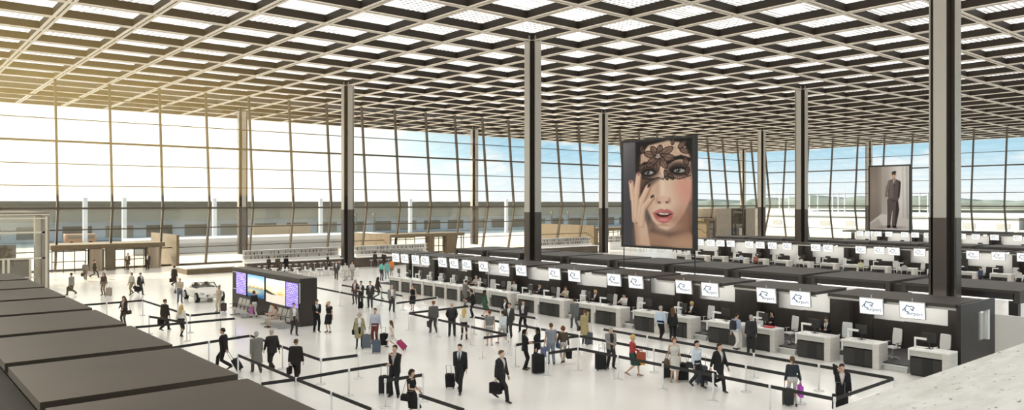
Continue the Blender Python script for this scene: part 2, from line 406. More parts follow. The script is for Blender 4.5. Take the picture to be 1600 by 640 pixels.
    # --- hair
    if hair != 'bald':
        mb = MB(); rr = []
        for z, rx, ry, cy in ((1.60,.072,.06,-.045),(1.65,.083,.084,-.018),(1.69,.084,.097,-.006),(1.725,.075,.09,.0),(1.752,.05,.06,0),(1.764,.018,.02,0)):
            rr.append(ringp(0, cy, z, rx, ry, B.hd, 14))
        mb.loft(rr)
        if hair == 'long':
            mb.tube([B.hd((0,-.055,1.70)), B.hd((0,-.085,1.60)), B.hd((0,-.10,1.48)), B.hd((0,-.115,1.33)), B.hd((0,-.115,1.25))], [(.06,.07),(.045,.088),(.035,.098),(.028,.085),(.012,.04)], 12, 0, flat=(0,1,0))
            for sx in (-1, 1): mb.tube([B.hd((sx*.07,.02,1.70)), B.hd((sx*.088,.01,1.60)), B.hd((sx*.095,-.01,1.48)), B.hd((sx*.085,-.03,1.40))], [.025,.03,.03,.012], 8)
        elif hair == 'bob':
            mb.tube([B.hd((0,-.04,1.70)), B.hd((0,-.06,1.62)), B.hd((0,-.06,1.545))], [(.06,.075),(.055,.088),(.035,.07)], 12, 0, flat=(0,1,0))
            for sx in (-1, 1): mb.tube([B.hd((sx*.07,.02,1.70)), B.hd((sx*.085,.01,1.62)), B.hd((sx*.075,.015,1.55))], [.025,.028,.012], 8)
        elif hair == 'tail':
            mb.tube([B.hd((0,-.08,1.70)), B.hd((0,-.13,1.68)), B.hd((0,-.14,1.58)), B.hd((0,-.12,1.47))], [.03,.035,.032,.008], 10)
        elif hair == 'bun':
            mb.ell(B.hd((0,-.11,1.70)), (.045,.04,.042), 10)
        mk(voxel(mb, max(.012, vx*.8), 1), 'hair', hcm, root)
    M = Matrix.Translation(loc) @ Matrix.Rotation(rz, 4, 'Z') @ Matrix.Scale(s, 4)
    root_hands = {'L': M @ g1, 'R': M @ g2, 'fwd': Vector((-math.sin(rz), math.cos(rz), 0)), 'right': Vector((math.cos(rz), math.sin(rz), 0)), 'loc': loc, 'rz': rz, 'M': M, 'B': B}
    return root, root_hands
import bmesh
# ------------------------------------------------------------------ luggage
def make_trolley(name, label, col, loc, rz, tilt=0.0, sc=1.0, handle=True, length=None):
    # origin between the wheels; body up +z, its back face towards +y (the puller's side)
    loc = clear(Vector(loc), .30) if not tilt else loc
    t = thing(name, label, 'suitcase', loc, rz); t.rotation_euler = Matrix.Rotation(rz, 3, 'Z').to_euler() if not tilt else (Matrix.Rotation(rz, 3, 'Z') @ Matrix.Rotation(-tilt, 3, 'X')).to_euler()
    w, d, h = .40*sc, .24*sc, .60*sc
    mb = MB(); mb.box((-w/2,-d,.05), (w/2,0,.05+h)); mb.build('shell', cloth(col), t, False, .03*sc)
    mb = MB(); mb.box((-w*.38,-d-.018,.10), (w*.38,-d+.01,.05+h*.55)); mb.build('front_pocket', cloth(tuple(c*.8 for c in col)), t, False, .01)
    for sx in (-1, 1):
        mb = MB(); mb.tube([(sx*(w/2-.03)-.015,-.03,.03),(sx*(w/2-.03)+.015,-.03,.03)], .03, 12); mb.build('wheel', mat('rubber', (.012,.012,.012), .7), t, True)
    mb = MB(); mb.tube([(-.06,-d*.5,.05+h),(-.05,-d*.5,.08+h),(.05,-d*.5,.08+h),(.06,-d*.5,.05+h)], .012, 8); mb.build('carry_handle', mat('rubber', (.012,.012,.012), .7), t, True)
    if handle:
        L = length or (1.0*sc if sc > .9 else .95); hw = w*.28
        mb = MB(); mb.tube([(-hw,.0-.02,.05+h-.05),(-hw,-.02,L),(hw,-.02,L),(hw,-.02,.05+h-.05)], .011, 8); mb.build('pull_handle', mat('handle_metal', (.25,.25,.26), .35, .8), t, True)
    return t
def pull(hands, side, label, col, sc=1.0, name='trolley_case'):
    hp = hands[side]; L = 1.0*max(sc, .95); ang = math.acos(min(1, (hp.z)/L)) if hp.z < L else .05
    ang = max(ang, .28); L = hp.z/math.cos(ang); base = hp-hands['fwd']*(L*math.sin(ang)); base.z = 0
    return make_trolley(name, label, col, base, hands['rz'], ang, sc, True, L)
def make_case(hands, side, label, col, kind='briefcase', rz=None):
    hp = hands[side]; rz = hands['rz'] if rz is None else rz
    w, d, h = {'briefcase': (.42,.10,.31), 'bag': (.40,.16,.30), 'shopper': (.36,.12,.38), 'suit': (.44,.22,.38), 'handbag': (.30,.13,.22)}[kind]
    t = thing({'briefcase': 'briefcase', 'bag': 'travel_bag', 'shopper': 'shopping_bag', 'suit': 'suitcase', 'handbag': 'handbag'}[kind], label,
              {'briefcase': 'briefcase', 'bag': 'bag', 'shopper': 'shopping bag', 'suit': 'suitcase', 'handbag': 'handbag'}[kind], (hp.x, hp.y, max(.01, hp.z-h-.075)), rz+math.pi/2)
    m = cloth(col); mb = MB()
    if kind == 'handbag': mb.loft([[(x*w/2*k, y*d/2*k, z) for x, y in ((-1,-1),(1,-1),(1,1),(-1,1))] for z, k in ((0,1),(h*.6,.95),(h,.7))])
    elif kind == 'shopper': mb.box((-w/2,-d/2,0), (w/2,d/2,h))
    else: mb.box((-w/2,-d/2,0), (w/2,d/2,h))
    mb.build('body', m, t, False, .004 if kind == 'shopper' else .02)
    if kind in ('briefcase', 'bag', 'suit'):
        mb = MB(); mb.box((-w*.46,-d/2-.008,h*.42), (w*.46,d/2+.008,h*.98)); mb.build('flap', cloth(tuple(c*.75 for c in col)), t, False, .01)
    for sy in ((-1, 1) if kind == 'shopper' else (0,)):
        mb = MB(); mb.tube([(-.07, sy*d*.3, h-.01), (-.055, sy*d*.18, h+.06), (0, 0, h+.078), (.055, sy*d*.18, h+.06), (.07, sy*d*.3, h-.01)], .009 if kind != 'shopper' else .005, 8)
        mb.build('handle', cloth(tuple(c*.6 for c in col)), t, True)
    return t
def backpack(hands, label, col, sc=1.0):
    M, B = hands['M'], hands['B']; p = M @ B.up((0,-.20,1.0))
    t = thing('backpack', label, 'backpack', p, hands['rz']); m = cloth(col)
    mb = MB(); mb.loft([[(x*.15*k*sc, y*.075*k-.0, z) for x, y in ((-1,-1),(0,-1.25),(1,-1),(1,1),(-1,1))] for z, k in ((0,.9),(.08,1),(.28,1),(.4,.8),(.44,.45))]); mb.build('main_pouch', m, t, True)
    mb = MB(); mb.loft([[(x*.11*k, -.09+y*.035, z) for x, y in ((-1,-1),(1,-1),(1,1),(-1,1))] for z, k in ((.03,.9),(.15,1),(.21,.8))]); mb.build('front_pouch', m, t)
    for sx in (-1, 1):
        mb = MB(); mb.tube([(sx*.09,.06,.40),(sx*.11,.12,.47),(sx*.115,.24,.46),(sx*.12,.345,.33),(sx*.13,.27,.12),(sx*.12,.07,.06)], [(.006,.02)]*6, 8); mb.build('strap', m, t, True)
    return t
def shoulder_bag(hands, side, label, col, z=.92):
    M, B = hands['M'], hands['B']; sx = -1 if side == 'L' else 1
    p = M @ B.up((sx*.29,-.03,z-.22)); t = thing('handbag', label, 'handbag', p, hands['rz']+math.pi/2); m = cloth(col)
    mb = MB(); mb.loft([[(x*.16*k, y*.06*k, zz) for x, y in ((-1,-1),(1,-1),(1,1),(-1,1))] for zz, k in ((0,1),(.14,1),(.22,.75))]); mb.build('body', m, t, False, .015)
    sh = 1.47-(z-.22)
    mb = MB(); mb.tube([(-.12,0,.2),(-.06,sx*.05,sh*.7),(0,sx*.10,sh),(.06,sx*.05,sh*.7),(.12,0,.2)], .008, 8); mb.build('strap', m, t, True)
    return t
# ------------------------------------------------------------------ shell materials
M_floor = mat('polished_floor', (.80,.79,.76), .22, 0, .35)
def _floor_nodes(m):
    nt = m.node_tree; b = nt.nodes['Principled BSDF']
    tc = nt.nodes.new('ShaderNodeTexCoord'); n = nt.nodes.new('ShaderNodeTexNoise'); n.inputs['Scale'].default_value = .35; n.inputs['Detail'].default_value = 8
    r = nt.nodes.new('ShaderNodeValToRGB'); r.color_ramp.elements[0].position = .35; r.color_ramp.elements[1].position = .7
    r.color_ramp.elements[0].color = (.84,.82,.78,1); r.color_ramp.elements[1].color = (.89,.885,.865,1)
    nt.links.new(tc.outputs['Object'], n.inputs['Vector']); nt.links.new(n.outputs['Fac'], r.inputs['Fac']); nt.links.new(r.outputs['Color'], b.inputs['Base Color'])
_floor_nodes(M_floor)
M_flange = mat('flange_paint', (.80,.72,.63), .45, .0)
M_beam = mat('beam_bronze', (.030,.023,.017), .6, .0, .25)
M_colf = mat('column_flange', (.46,.43,.39), .38, .35)
M_colw = mat('column_web', (.075,.062,.052), .4, .3)
M_mull = mat('mullion_bronze', (.095,.075,.055), .45, .3)
M_dark = noisy(mat('charcoal_panel', (.026,.0215,.019), .42, 0, .4), 1.5, .2)
M_roofd = noisy(mat('canopy_top', (.062,.053,.046), .5, 0, .3), .8, .12)
M_white = mat('white_lacquer', (.80,.79,.77), .35)
M_offw = mat('offwhite_wall', (.72,.70,.66), .6)
M_glass = glass_mat('facade_glass', (.985,.992,.99), .05)
M_wood = noisy(mat('bronze_cladding', (.16,.118,.068), .5, .1), 1.2, .12)
M_tan = noisy(mat('tan_cladding', (.30,.255,.20), .55), 1.0, .1)
M_frame = mat('pale_frame', (.70,.64,.53), .45)
M_steel = mat('brushed_steel', (.55,.55,.54), .32, .8)
M_black = mat('black_plastic', (.014,.013,.013), .45)
# ------------------------------------------------------------------ ceiling
V0, V1, U0, U1 = -10, 26, -12, 14
def panel_material():
    m = bpy.data.materials.new('luminous_perforated_panel'); m.use_nodes = True; nt = m.node_tree; nt.nodes.clear(); N = nt.nodes.new; L = nt.links.new
    o = N('ShaderNodeOutputMaterial'); em = N('ShaderNodeEmission'); tc = N('ShaderNodeTexCoord')
    sep = N('ShaderNodeSeparateXYZ'); L(tc.outputs['Object'], sep.inputs[0])
    def saw(sock, per):
        a = N('ShaderNodeMath'); a.operation = 'MULTIPLY'; a.inputs[1].default_value = 2*math.pi/per; L(sock, a.inputs[0])
        b = N('ShaderNodeMath'); b.operation = 'SINE'; L(a.outputs[0], b.inputs[0]); return b.outputs[0]
    sx, sy = saw(sep.outputs['X'], .42), saw(sep.outputs['Y'], .42)
    mul = N('ShaderNodeMath'); mul.operation = 'ADD'; L(sx, mul.inputs[0]); L(sy, mul.inputs[1])
    gt = N('ShaderNodeMath'); gt.operation = 'GREATER_THAN'; gt.inputs[1].default_value = .75; L(mul.outputs[0], gt.inputs[0])
    st = N('ShaderNodeMath'); st.operation = 'GREATER_THAN'; st.inputs[1].default_value = .55; L(sy, st.inputs[0])
    n1 = N('ShaderNodeTexNoise'); n1.inputs['Scale'].default_value = .16; n1.inputs['Detail'].default_value = 1; L(tc.outputs['Object'], n1.inputs['Vector'])
    g1 = N('ShaderNodeMath'); g1.operation = 'GREATER_THAN'; g1.inputs[1].default_value = .5; L(n1.outputs['Fac'], g1.inputs[0])
    mm = N('ShaderNodeMix'); mm.data_type = 'FLOAT'; L(g1.outputs[0], mm.inputs[0]); L(st.outputs[0], mm.inputs[2]); L(gt.outputs[0], mm.inputs[3])
    n2 = N('ShaderNodeTexNoise'); n2.inputs['Scale'].default_value = .33; n2.inputs['Detail'].default_value = 2; L(tc.outputs['Object'], n2.inputs['Vector'])
    r2 = N('ShaderNodeValToRGB'); r2.color_ramp.elements[0].position = .34; r2.color_ramp.elements[1].position = .50; L(n2.outputs['Fac'], r2.inputs[0])
    k = N('ShaderNodeMath'); k.operation = 'MULTIPLY'; L(mm.outputs[0], k.inputs[0]); L(r2.outputs[0], k.inputs[1])
    cm = N('ShaderNodeMix'); cm.data_type = 'RGBA'; L(k.outputs[0], cm.inputs[0])
    cm.inputs[6].default_value = (1, .965, .90, 1); cm.inputs[7].default_value = (.24, .225, .20, 1)
    L(cm.outputs[2], em.inputs['Color']); em.inputs['Strength'].default_value = PANEL
    L(em.outputs[0], o.inputs[0]); return m
PANEL = .95
BD = .60   # beam depth
mb = MB(); mb.add([(V0*S,U0*S,ZC+BD),(V1*S,U0*S,ZC+BD),(V1*S,U1*S,ZC+BD),(V0*S,U1*S,ZC+BD)], [(0,3,2,1)], 0)
mb.box((V0*S,U0*S,ZC+BD+.02), (V1*S,U1*S,ZC+BD+.5), 1)
ceil = struct(mb.build('ceiling', [panel_material(), M_offw]))
def beam_mb(a, b, axis):
    mb = MB(); w = .52
    def bx(p0, p1, z0, z1, mi):
        if axis == 'x': mb.box((a, p0, z0), (b, p1, z1), mi)
        else: mb.box((p0, a, z0), (p1, b, z1), mi)
    bx(-w/2, -.055, 0, .05, 0); bx(.055, w/2, 0, .05, 0)          # twin flange plates, open seam between
    bx(-w/2+.05, -.05, .05, BD, 1); bx(.05, w/2-.05, .05, BD, 1); bx(-.05, .05, .03, .06, 1)
    return mb
beams = struct(tag(bpy.data.objects.new('ceiling_beam_grid', None), 'bronze coffer grid of steel beams carrying the whole hall roof', 'roof beams')); COL.objects.link(beams)
bx_me = beam_mb(V0*S, V1*S, 'x').mesh('beam'); by_me = beam_mb(U0*S, U1*S, 'y').mesh('beam')
for me in (bx_me, by_me): me.materials.append(M_flange); me.materials.append(M_beam)
for u in range(U0, U1+1):
    o = bpy.data.objects.new('beam', bx_me); COL.objects.link(o); o.parent = beams; o.location = (0, u*S, ZC)
for v in range(V0, V1+1):
    o = bpy.data.objects.new('beam', by_me); COL.objects.link(o); o.parent = beams; o.location = (v*S, 0, ZC+.004)
# ------------------------------------------------------------------ roof columns
def column_mesh():
    mb = MB(); z0, z1 = 0, ZC+.35; a = .62; fw = .29
    for sx, sy in ((1,0),(-1,0),(0,1),(0,-1)):
        if sx: mb.box((sx*(a-.07), -fw, z0), (sx*a, fw, z1), 0); mb.box((sx*.04, -.05, z0), (sx*(a-.07), .05, z1), 1)
        else: mb.box((-fw, sy*(a-.07), z0), (fw, sy*a, z1), 0); mb.box((-.05, sy*.04, z0), (.05, sy*(a-.07), z1), 1)
    mb.box((-.30,-.30,z0), (.30,.30,z1), 1)
    for sx, sy in ((1,0),(-1,0),(0,1),(0,-1)):      # added dark sleeves: shade of the lower shaft put into colour
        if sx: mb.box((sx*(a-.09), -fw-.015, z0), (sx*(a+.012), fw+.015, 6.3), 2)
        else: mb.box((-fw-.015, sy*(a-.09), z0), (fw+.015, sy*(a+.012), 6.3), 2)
    return mb.mesh('column')
cme = column_mesh(); cme.materials.append(M_colf); cme.materials.append(M_colw); cme.materials.append(mat('column_shade_sleeve', (.085,.070,.060), .35, .3))
CLAB = {(-6,0): 'massive steel roof column nearest the gallery, rising through the first check-in island',
        (0,0): 'tall steel roof column rising through the middle of the first check-in island',
        (6,0): 'steel roof column standing free beyond the far end of the first check-in island',
        (12,0): 'steel roof column outside the glass facade behind the display board',
        (0,8): 'steel roof column between the two hanging portrait posters',
        (6,8): 'steel roof column just beside the woman portrait poster',
        (12,8): 'slender looking roof column outside the facade, behind the wide doorway hall',
        (6,16): 'steel roof column beside the tall tan kiosk block', (0,16): 'roof column hidden behind the nearest column',
        (12,16): 'roof column outside the facade behind the woman portrait poster', (12,24): 'dark roof column outside at the far corner of the glass hall',
        (6,24): 'roof column outside the far facade touching the man portrait poster', (0,24): 'roof column outside the far facade near the cloud'}
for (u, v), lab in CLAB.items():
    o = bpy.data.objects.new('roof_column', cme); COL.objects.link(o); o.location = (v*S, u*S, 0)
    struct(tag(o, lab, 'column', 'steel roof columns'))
# ------------------------------------------------------------------ facades
KZ = 6.45
def facade(name, n0, n1, axis, base, label):
    root = struct(tag(bpy.data.objects.new(name, None), label, 'glass facade')); COL.objects.link(root)
    T, K, Bt = base*S, (base-.27)*S, base*S
    P = lambda along, off, z: (along, off, z) if axis == 'x' else (off, along, z)
    def off(z): return K+(T-K)*(z-KZ)/(ZC-KZ) if z > KZ else Bt+(K-Bt)*z/KZ
    up = (0,1,0) if axis == 'x' else (1,0,0)
    mb = MB()
    for p, q in ((P(0,T,ZC+.3), P(0,K,KZ)), (P(0,K,KZ), P(0,Bt,0))): mb.bar(p, q, .20, .34, 0, up)
    kz = P(0,K,KZ); mb.box((kz[0]-.16,kz[1]-.2,KZ-.16), (kz[0]+.16,kz[1]+.2,KZ+.16))
    me = mb.mesh('mullion'); me.materials.append(M_mull)
    for n in range(n0, n1+1):
        o = bpy.data.objects.new('mullion', me); COL.objects.link(o); o.parent = root; o.location = P(n*S, 0, 0)
    for z, w in ((17.9,.10),(15.6,.10),(13.3,.22),(11.0,.10),(8.75,.10),(6.45,.20),(4.25,.13),(2.05,.10),(.1,.2)):
        mb = MB(); mb.bar(P(n0*S, off(z), z), P(n1*S, off(z), z), w, w); mb.build('transom', M_mull, root)
    mb = MB()
    for p in ((ZC+.2, KZ), (KZ, 0)):
        e = .12; mb.add([P(n0*S, off(p[0])+e, p[0]), P(n1*S, off(p[0])+e, p[0]), P(n1*S, off(p[1])+e, p[1]), P(n0*S, off(p[1])+e, p[1])], [(0,1,2,3)])
    mb.build('glass', M_glass, root)
facade('window_1', -14, 21, 'x', 9, 'kinked glass facade with bronze mullions along the forecourt')
facade('window_2', -12, 9, 'y', 21, 'kinked glass facade at the far end beneath the blue sky')
# ------------------------------------------------------------------ floor and outside ground
mb = MB(); mb.box((-70,-70,-.2), (21*S,9*S,0)); fl = struct(mb.build('floor', M_floor))
M_ground = noisy(mat('forecourt_paving', (.74,.70,.62), .8), .05, .08)
mb = MB(); mb.box((-900,-600,-.4), (1800,2400,-.06)); struct(mb.build('ground', M_ground))
# gallery: the stone parapet the picture is taken over, and the gallery floor
M_trav = mat('travertine', (.70,.67,.61), .55)
def _trav(m):
    nt = m.node_tree; b = nt.nodes['Principled BSDF']; N = nt.nodes.new; L = nt.links.new
    tc = N('ShaderNodeTexCoord'); mp = N('ShaderNodeMapping'); mp.inputs['Scale'].default_value = (3.0,11,11); L(tc.outputs['Object'], mp.inputs[0])
    n = N('ShaderNodeTexNoise'); n.inputs['Scale'].default_value = 1.4; n.inputs['Detail'].default_value = 9; n.inputs['Roughness'].default_value = .62; L(mp.outputs[0], n.inputs['Vector'])
    r = N('ShaderNodeValToRGB'); e = r.color_ramp.elements; e[0].position = .30; e[0].color = (.60,.575,.53,1); e[1].position = .62; e[1].color = (.78,.765,.72,1); L(n.outputs['Fac'], r.inputs[0])
    mp2 = N('ShaderNodeMapping'); mp2.inputs['Scale'].default_value = (14,38,38); L(tc.outputs['Object'], mp2.inputs[0])
    n2 = N('ShaderNodeTexNoise'); n2.inputs['Scale'].default_value = 1; n2.inputs['Detail'].default_value = 4; L(mp2.outputs[0], n2.inputs['Vector'])
    r2 = N('ShaderNodeValToRGB'); r2.color_ramp.elements[0].position = .28; r2.color_ramp.elements[1].position = .34; L(n2.outputs['Fac'], r2.inputs[0])
    mx = N('ShaderNodeMix'); mx.data_type = 'RGBA'; L(r2.outputs[0], mx.inputs[0]); mx.inputs[6].default_value = (.13,.11,.09,1); L(r.outputs[0], mx.inputs[7]); L(mx.outputs[2], b.inputs['Base Color'])
_trav(M_trav)
mb = MB(); mb.box((-41.5,-44.75,6.02), (-10,-43.88,6.2)); mb.box((-41.5,-44.62,5.0), (-10,-44.0,6.02))
struct(tag(mb.build('gallery_parapet', M_trav), 'pitted pale travertine ledge in the near corner of the hall', 'stone ledge'))
mb = MB(); mb.box((-60,-58,4.95), (-10,-44.0,5.25)); struct(mb.build('floor_gallery', M_trav))
# ------------------------------------------------------------------ check-in islands
M_ped = noisy(mat('pedestal_grey', (.60,.57,.53), .45), 3, .08, dist=(1,1,6))
M_apron = mat('apron_glass', (.50,.49,.46), .15, 0, .6)
M_dfront = noisy(mat('desk_front', (.032,.029,.027), .35, 0, .4), 1.2, .2)
M_dinset = mat('desk_inset', (.006,.006,.006), .3)
M_ctop = mat('counter_top', (.82,.81,.78), .25)
M_screenw = mat('sign_face', (.9,.9,.9), .4, 0, .5, (1,1,1), .30)
M_blue = mat('logo_blue', (.02,.12,.30), .5)
M_belt = mat('belt_rubber', (.035,.032,.030), .6)
U_END0, NB = -32.9, 9            # right-hand end of the islands and number of bays
def sign_logo_mesh():
    # swooping bird outline above a short blue word, drawn in the y-z plane facing -x
    cu = bpy.data.curves.new('t', 'FONT'); cu.body = 'Airport'; cu.size = .21; cu.extrude = .002; cu.align_x = 'CENTER'
    o = bpy.data.objects.new('t', cu); COL.objects.link(o); dg = bpy.context.evaluated_depsgraph_get(); dg.update()
    me = bpy.data.meshes.new_from_object(o.evaluated_get(dg)); bpy.data.objects.remove(o)
    mb = MB()
    vs = [(-.04-v.co.z, -(v.co.x)-.10, v.co.y-.20) for v in me.vertices]
    mb.add(vs, [tuple(p.vertices) for p in me.polygons])
    def rib(pts, w):
        for (a, b) in zip(pts, pts[1:]): mb.bar((-.04,-a[0],a[1]), (-.04,-b[0],b[1]), w, .006, 0, (1,0,0))
    rib([(-.40,-.06),(-.33,.03),(-.26,.04),(-.29,-.05),(-.22,-.06),(-.15,-.10)], .036)
    rib([(-.33,.03),(-.25,.12),(-.20,.22),(-.12,.15),(-.02,.18),(.10,.12)], .036)
    rib([(.10,.12),(.02,.07),(.05,-.01),(-.03,.02),(-.06,.09)], .032)
    return mb.mesh('logo')
logo_me = sign_logo_mesh(); logo_me.materials.append(M_blue)
def make_sign():
    t = thing('check_in_sign', 'x', 'sign')
    mb = MB(); mb.box((-.03,-.52,-.37), (.05,.52,.37)); mb.build('casing', mat('sign_casing', (.45,.45,.44), .4, .3), t, False, .012)
    mb = MB(); mb.box((-.036,-.49,-.34), (-.03,.49,.34)); f = mb.build('screen', M_screenw, t)
    o = bpy.data.objects.new('logo', logo_me); COL.objects.link(o); o.parent = f
    mb = MB(); mb.tube([(.02,0,.36),(.04,0,.50)], .025, 8); mb.build('hanger', M_steel, t)
    return t
def make_desk(W=1.75):
    # counter seen from the hall (-x); its white pedestal is at the -y end
    t = thing('check_in_desk', 'x', 'check-in desk'); h = W/2
    mb = MB(); mb.box((-.34,-h+.30,.07), (.34,h-.06,.74)); bd = mb.build('front_panel', M_dfront, t)
    mb = MB(); mb.box((-.352,-h+.30+(W-.36)*.30,.09), (-.34,-h+.30+(W-.36)*.62,.72)); mb.build('inset', M_dinset, bd)
    mb = MB(); mb.box((-.30,-h+.32,0), (.30,h-.08,.07)); mb.build('plinth', M_black, bd)
    mb = MB(); mb.box((-.36,-h+.29,.80), (-.30,h-.05,1.02)); mb.box((-.30,-h+.29,.80), (.36,h-.05,.83)); mb.build('glass_apron', M_apron, t)
    mb = MB(); mb.box((-.42,-h,1.03), (.42,h,1.10)); mb.build('counter_top', M_ctop, t, False, .01)
    mb = MB(); mb.box((-.42,-h,0), (.42,-h+.30,1.03)); mb.build('pedestal', M_ped, t, False, .01)
    mb = MB(); mb.box((-.40,h-.06,.62), (.38,h,1.03)); mb.build('end_cheek', M_white, t)
    return t
def make_monitor():
    t = thing('monitor', 'x', 'monitor')
    mb = MB(); mb.box((-.06,-.30,.26), (-.03,.30,.64)); mb.build('screen', M_black, t, False, .01)
    mb = MB(); mb.tube([(-.02,0,.02),(-.02,0,.42)], .025, 8); mb.box((-.12,-.13,0), (.1,.13,.02)); mb.build('stand', M_black, t)
    return t
def make_reader():
    t = thing('document_reader', 'x', 'reader')
    mb = MB(); mb.box((-.03,-.03,0), (.03,.03,.40)); mb.build('post', M_white, t)
    mb = MB(); mb.box((-.05,-.44,.36), (.05,.03,.44)); mb.build('arm', M_white, t, False, .01)
    return t
def make_chair():
    t = thing('office_chair', 'x', 'chair')       # sitter faces -x
    mb = MB(); mb.box((-.24,-.24,.46), (.24,.24,.54)); mb.build('seat', M_white, t, False, .03)
    mb = MB(); mb.loft([[(x+.22+z*.1, y*k, .60+z) for x, y in ((0,-.24),(.05,-.24),(.05,.24),(0,.24))] for z, k in ((0,.9),(.25,1),(.62,.95),(.70,.85))]); mb.build('backrest', M_white, t, False, .015)
    mb = MB(); mb.bar((.23,0,.48), (.27,0,.66), .10, .03); mb.build('back_bracket', M_steel, t)
    mb = MB(); mb.tube([(0,0,.08),(0,0,.46)], .03, 10); mb.build('gas_column', M_steel, t)
    mb = MB()
    for k in range(5):
        a = 2*math.pi*k/5; mb.bar((0,0,.09), (.28*math.cos(a), .28*math.sin(a), .06), .05, .03); mb.tube([(.28*math.cos(a)-.02,.28*math.sin(a),.03),(.28*math.cos(a)+.02,.28*math.sin(a),.03)], .03, 8)
    mb.build('star_base', M_steel, t)
    for sy in (-1, 1):
        mb = MB(); mb.bar((-.10,sy*.27,.72), (.16,sy*.27,.72), .05, .03); mb.bar((.0,sy*.27,.50), (.0,sy*.27,.72), .04, .03); mb.build('armrest', M_steel, t)
    return t
def make_conveyor(L=2.2):
    t = thing('baggage_conveyor', 'x', 'conveyor')
    mb = MB(); mb.box((-.62,-L/2,0), (-.12,L/2,.26)); mb.build('base', M_white, t, False, .01)
    mb = MB(); mb.box((-.58,-L/2+.06,.26), (-.12,L/2-.06,.31)); mb.build('belt', M_belt, t)
    mb = MB(); mb.box((-.70,-L/2,.0), (-.62,L/2,.18)); mb.build('scale_plate', M_steel, t)
    return t
def canopy_mesh(length, width, rise, thick, fascia=0.0):
    # y runs 0..-length towards the gallery and rises; x runs 0..width
    mb = MB(); L = length
    prof = lambda y: rise*(-y/L)
    for (x0, x1, za, zb, mi) in ((0, width, -thick, 0, 0),):
        mb.add([(x0,0,za),(x1,0,za),(x1,-L,za+rise),(x0,-L,za+rise),(x0,0,zb),(x1,0,zb),(x1,-L,zb+rise),(x0,-L,zb+rise)],
               [(0,1,2,3),(4,7,6,5),(0,4,5,1),(1,5,6,2),(2,6,7,3),(3,7,4,0)], mi)
    return mb
def slab(x0, x1, y0, y1, z0, z1): return MB().box((x0,y0,z0), (x1,y1,z1))
GAP = .58
def island(x0, u_end, nb, order, first):
    """one double-sided check-in island centred on x0; its hall side faces -x"""
    where = order+' check-in island'
    can = {}
    for b in range(nb):
        ya, yb = ((0 if b == 0 else .20*S), 1.20*S-GAP) if b < nb-1 else (.20*S, S+.1)
        u = u_end+b*S
        for side in ('front', 'rear'):
            x = x0+(-6.2 if side == 'front' else 1.45)
            t = thing('island_canopy', f'{"thin" if side=="front" else "deep boxed"} dark {"front" if side=="front" else "rear"} roof of the {where}, {ORD[b]} from its gallery end', 'canopy', (x, u, 2.85), 0, f'dark roofs of the {where}')
            W = 2.95 if side == 'front' else 4.75
            slab(0, W, ya, yb, -.14, 0).build('roof_slab', M_roofd, t)
            if side == 'front':
                slab(.05, .13, ya, yb, -.24, -.14).build('light_rail', M_steel, t)
                slab(1.9, 2.05, ya+.1, yb-.1, -.20, -.14).build('strip_light', M_strip, t)
            else:
                slab(.10, .22, ya+.3, yb-.3, -.46, -.14).build('fascia', M_dark, t)
                slab(.08, .24, ya+.35, yb-.35, -.49, -.455).build('light_line', M_line, t)
                slab(.03, 4.6, ya, ya+.24, -.60, -.14).build('side_board', M_roofd, t)
                slab(.03, 4.6, yb-.24, yb, -.60, -.14).build('side_board', M_roofd, t)
    for b in range(nb+1):
        u = u_end+b*S+(.35 if b == 0 else .72 if b < nb else -.35)
        for dx, side in ((-3.75,'hall'),(1.9,'rear')):
            mb = MB(); mb.box((-.18,-.2,0), (.18,.2,2.71)); o = mb.build('canopy_post', M_dark); o.location = (x0+dx, u, 0)
            tag(o, f'charcoal post, {side} side of the {where}, {ORD[b]} from its gallery end', 'post', f'charcoal posts of the {where}')
    for b in range(nb):
        u = u_end+b*S
        for k, (a, c, ht) in enumerate(((-.35,1.35+.45*((b*7) % 3),2.68),(1.37+.45*((b*7) % 3),3.25,1.52),(3.27,4.66,1.50+1.1*((b*3) % 4 == 1)))):
            a = max(a, .3) if b == 0 else a
            if not first: c = min(c, a+1.0) if k == 0 else c; ht = min(ht, 1.30) if k else ht
            mb = MB(); mb.box((-.07,a,.26), (.07,c,ht)); o = mb.build('back_screen', M_dark); o.location = (x0-3.3, u, 0)
            tag(o, f'charcoal screen behind the desks of the {where}, {ORD[3*b+k]} from its gallery end', 'screen', f'back screens of the {where}')
    L = nb*S
    mb = MB(); mb.box((-.08,.3,0), (.08,L-.3,2.55)); o = mb.build('white_back_wall', M_white); o.location = (x0-2.7, u_end, 0)
    tag(o, f'long white back wall along the middle of the {where}', 'partition wall')
    t = thing('staff_podium', f'low platform with a white edge under the staff side of the {where}', 'platform', (x0, u_end, 0))
    slab(-6.85, -2.8, .1, L-.1, 0, .22).build('white_edge', M_white, t); slab(-6.80, -2.8, .1, L-.1, .22, .26).build('carpet', M_belt, t)
    t = thing('end_screen', f'charcoal end wall with a glazed opening closing the gallery end of the {where}', 'end wall', (x0, u_end-.14, 0))
    xa, xb, w0, w1 = -6.25, -2.45, -4.4, -3.1
    for q in (((xa,-.08,0),(w0,.08,2.85)),((w1,-.08,0),(xb,.08,2.85)),((w0,-.08,2.42),(w1,.08,2.85)),((w0,-.08,0),(w1,.08,1.15))):
        mb = MB(); mb.box(*q); mb.build('wall_panel', M_dark, t)
    mb = MB(); mb.box((w0+.1,-.02,1.15), (w1,.02,2.42)); mb.build('pane', M_glass, t)
    mb = MB(); mb.box((w1-.22,-.10,1.15), (w1-.02,.10,2.42)); mb.build('window_jamb', M_white, t)
    return where
M_line = mat('light_line', (.9,.9,.88), .5, 0, .5, (1,.98,.93), .95)
M_strip = mat('strip_light', (.9,.9,.88), .5, 0, .5, (1,.97,.9), 16.0)
S1 = island(0.0, U_END0, NB, 'first', True)
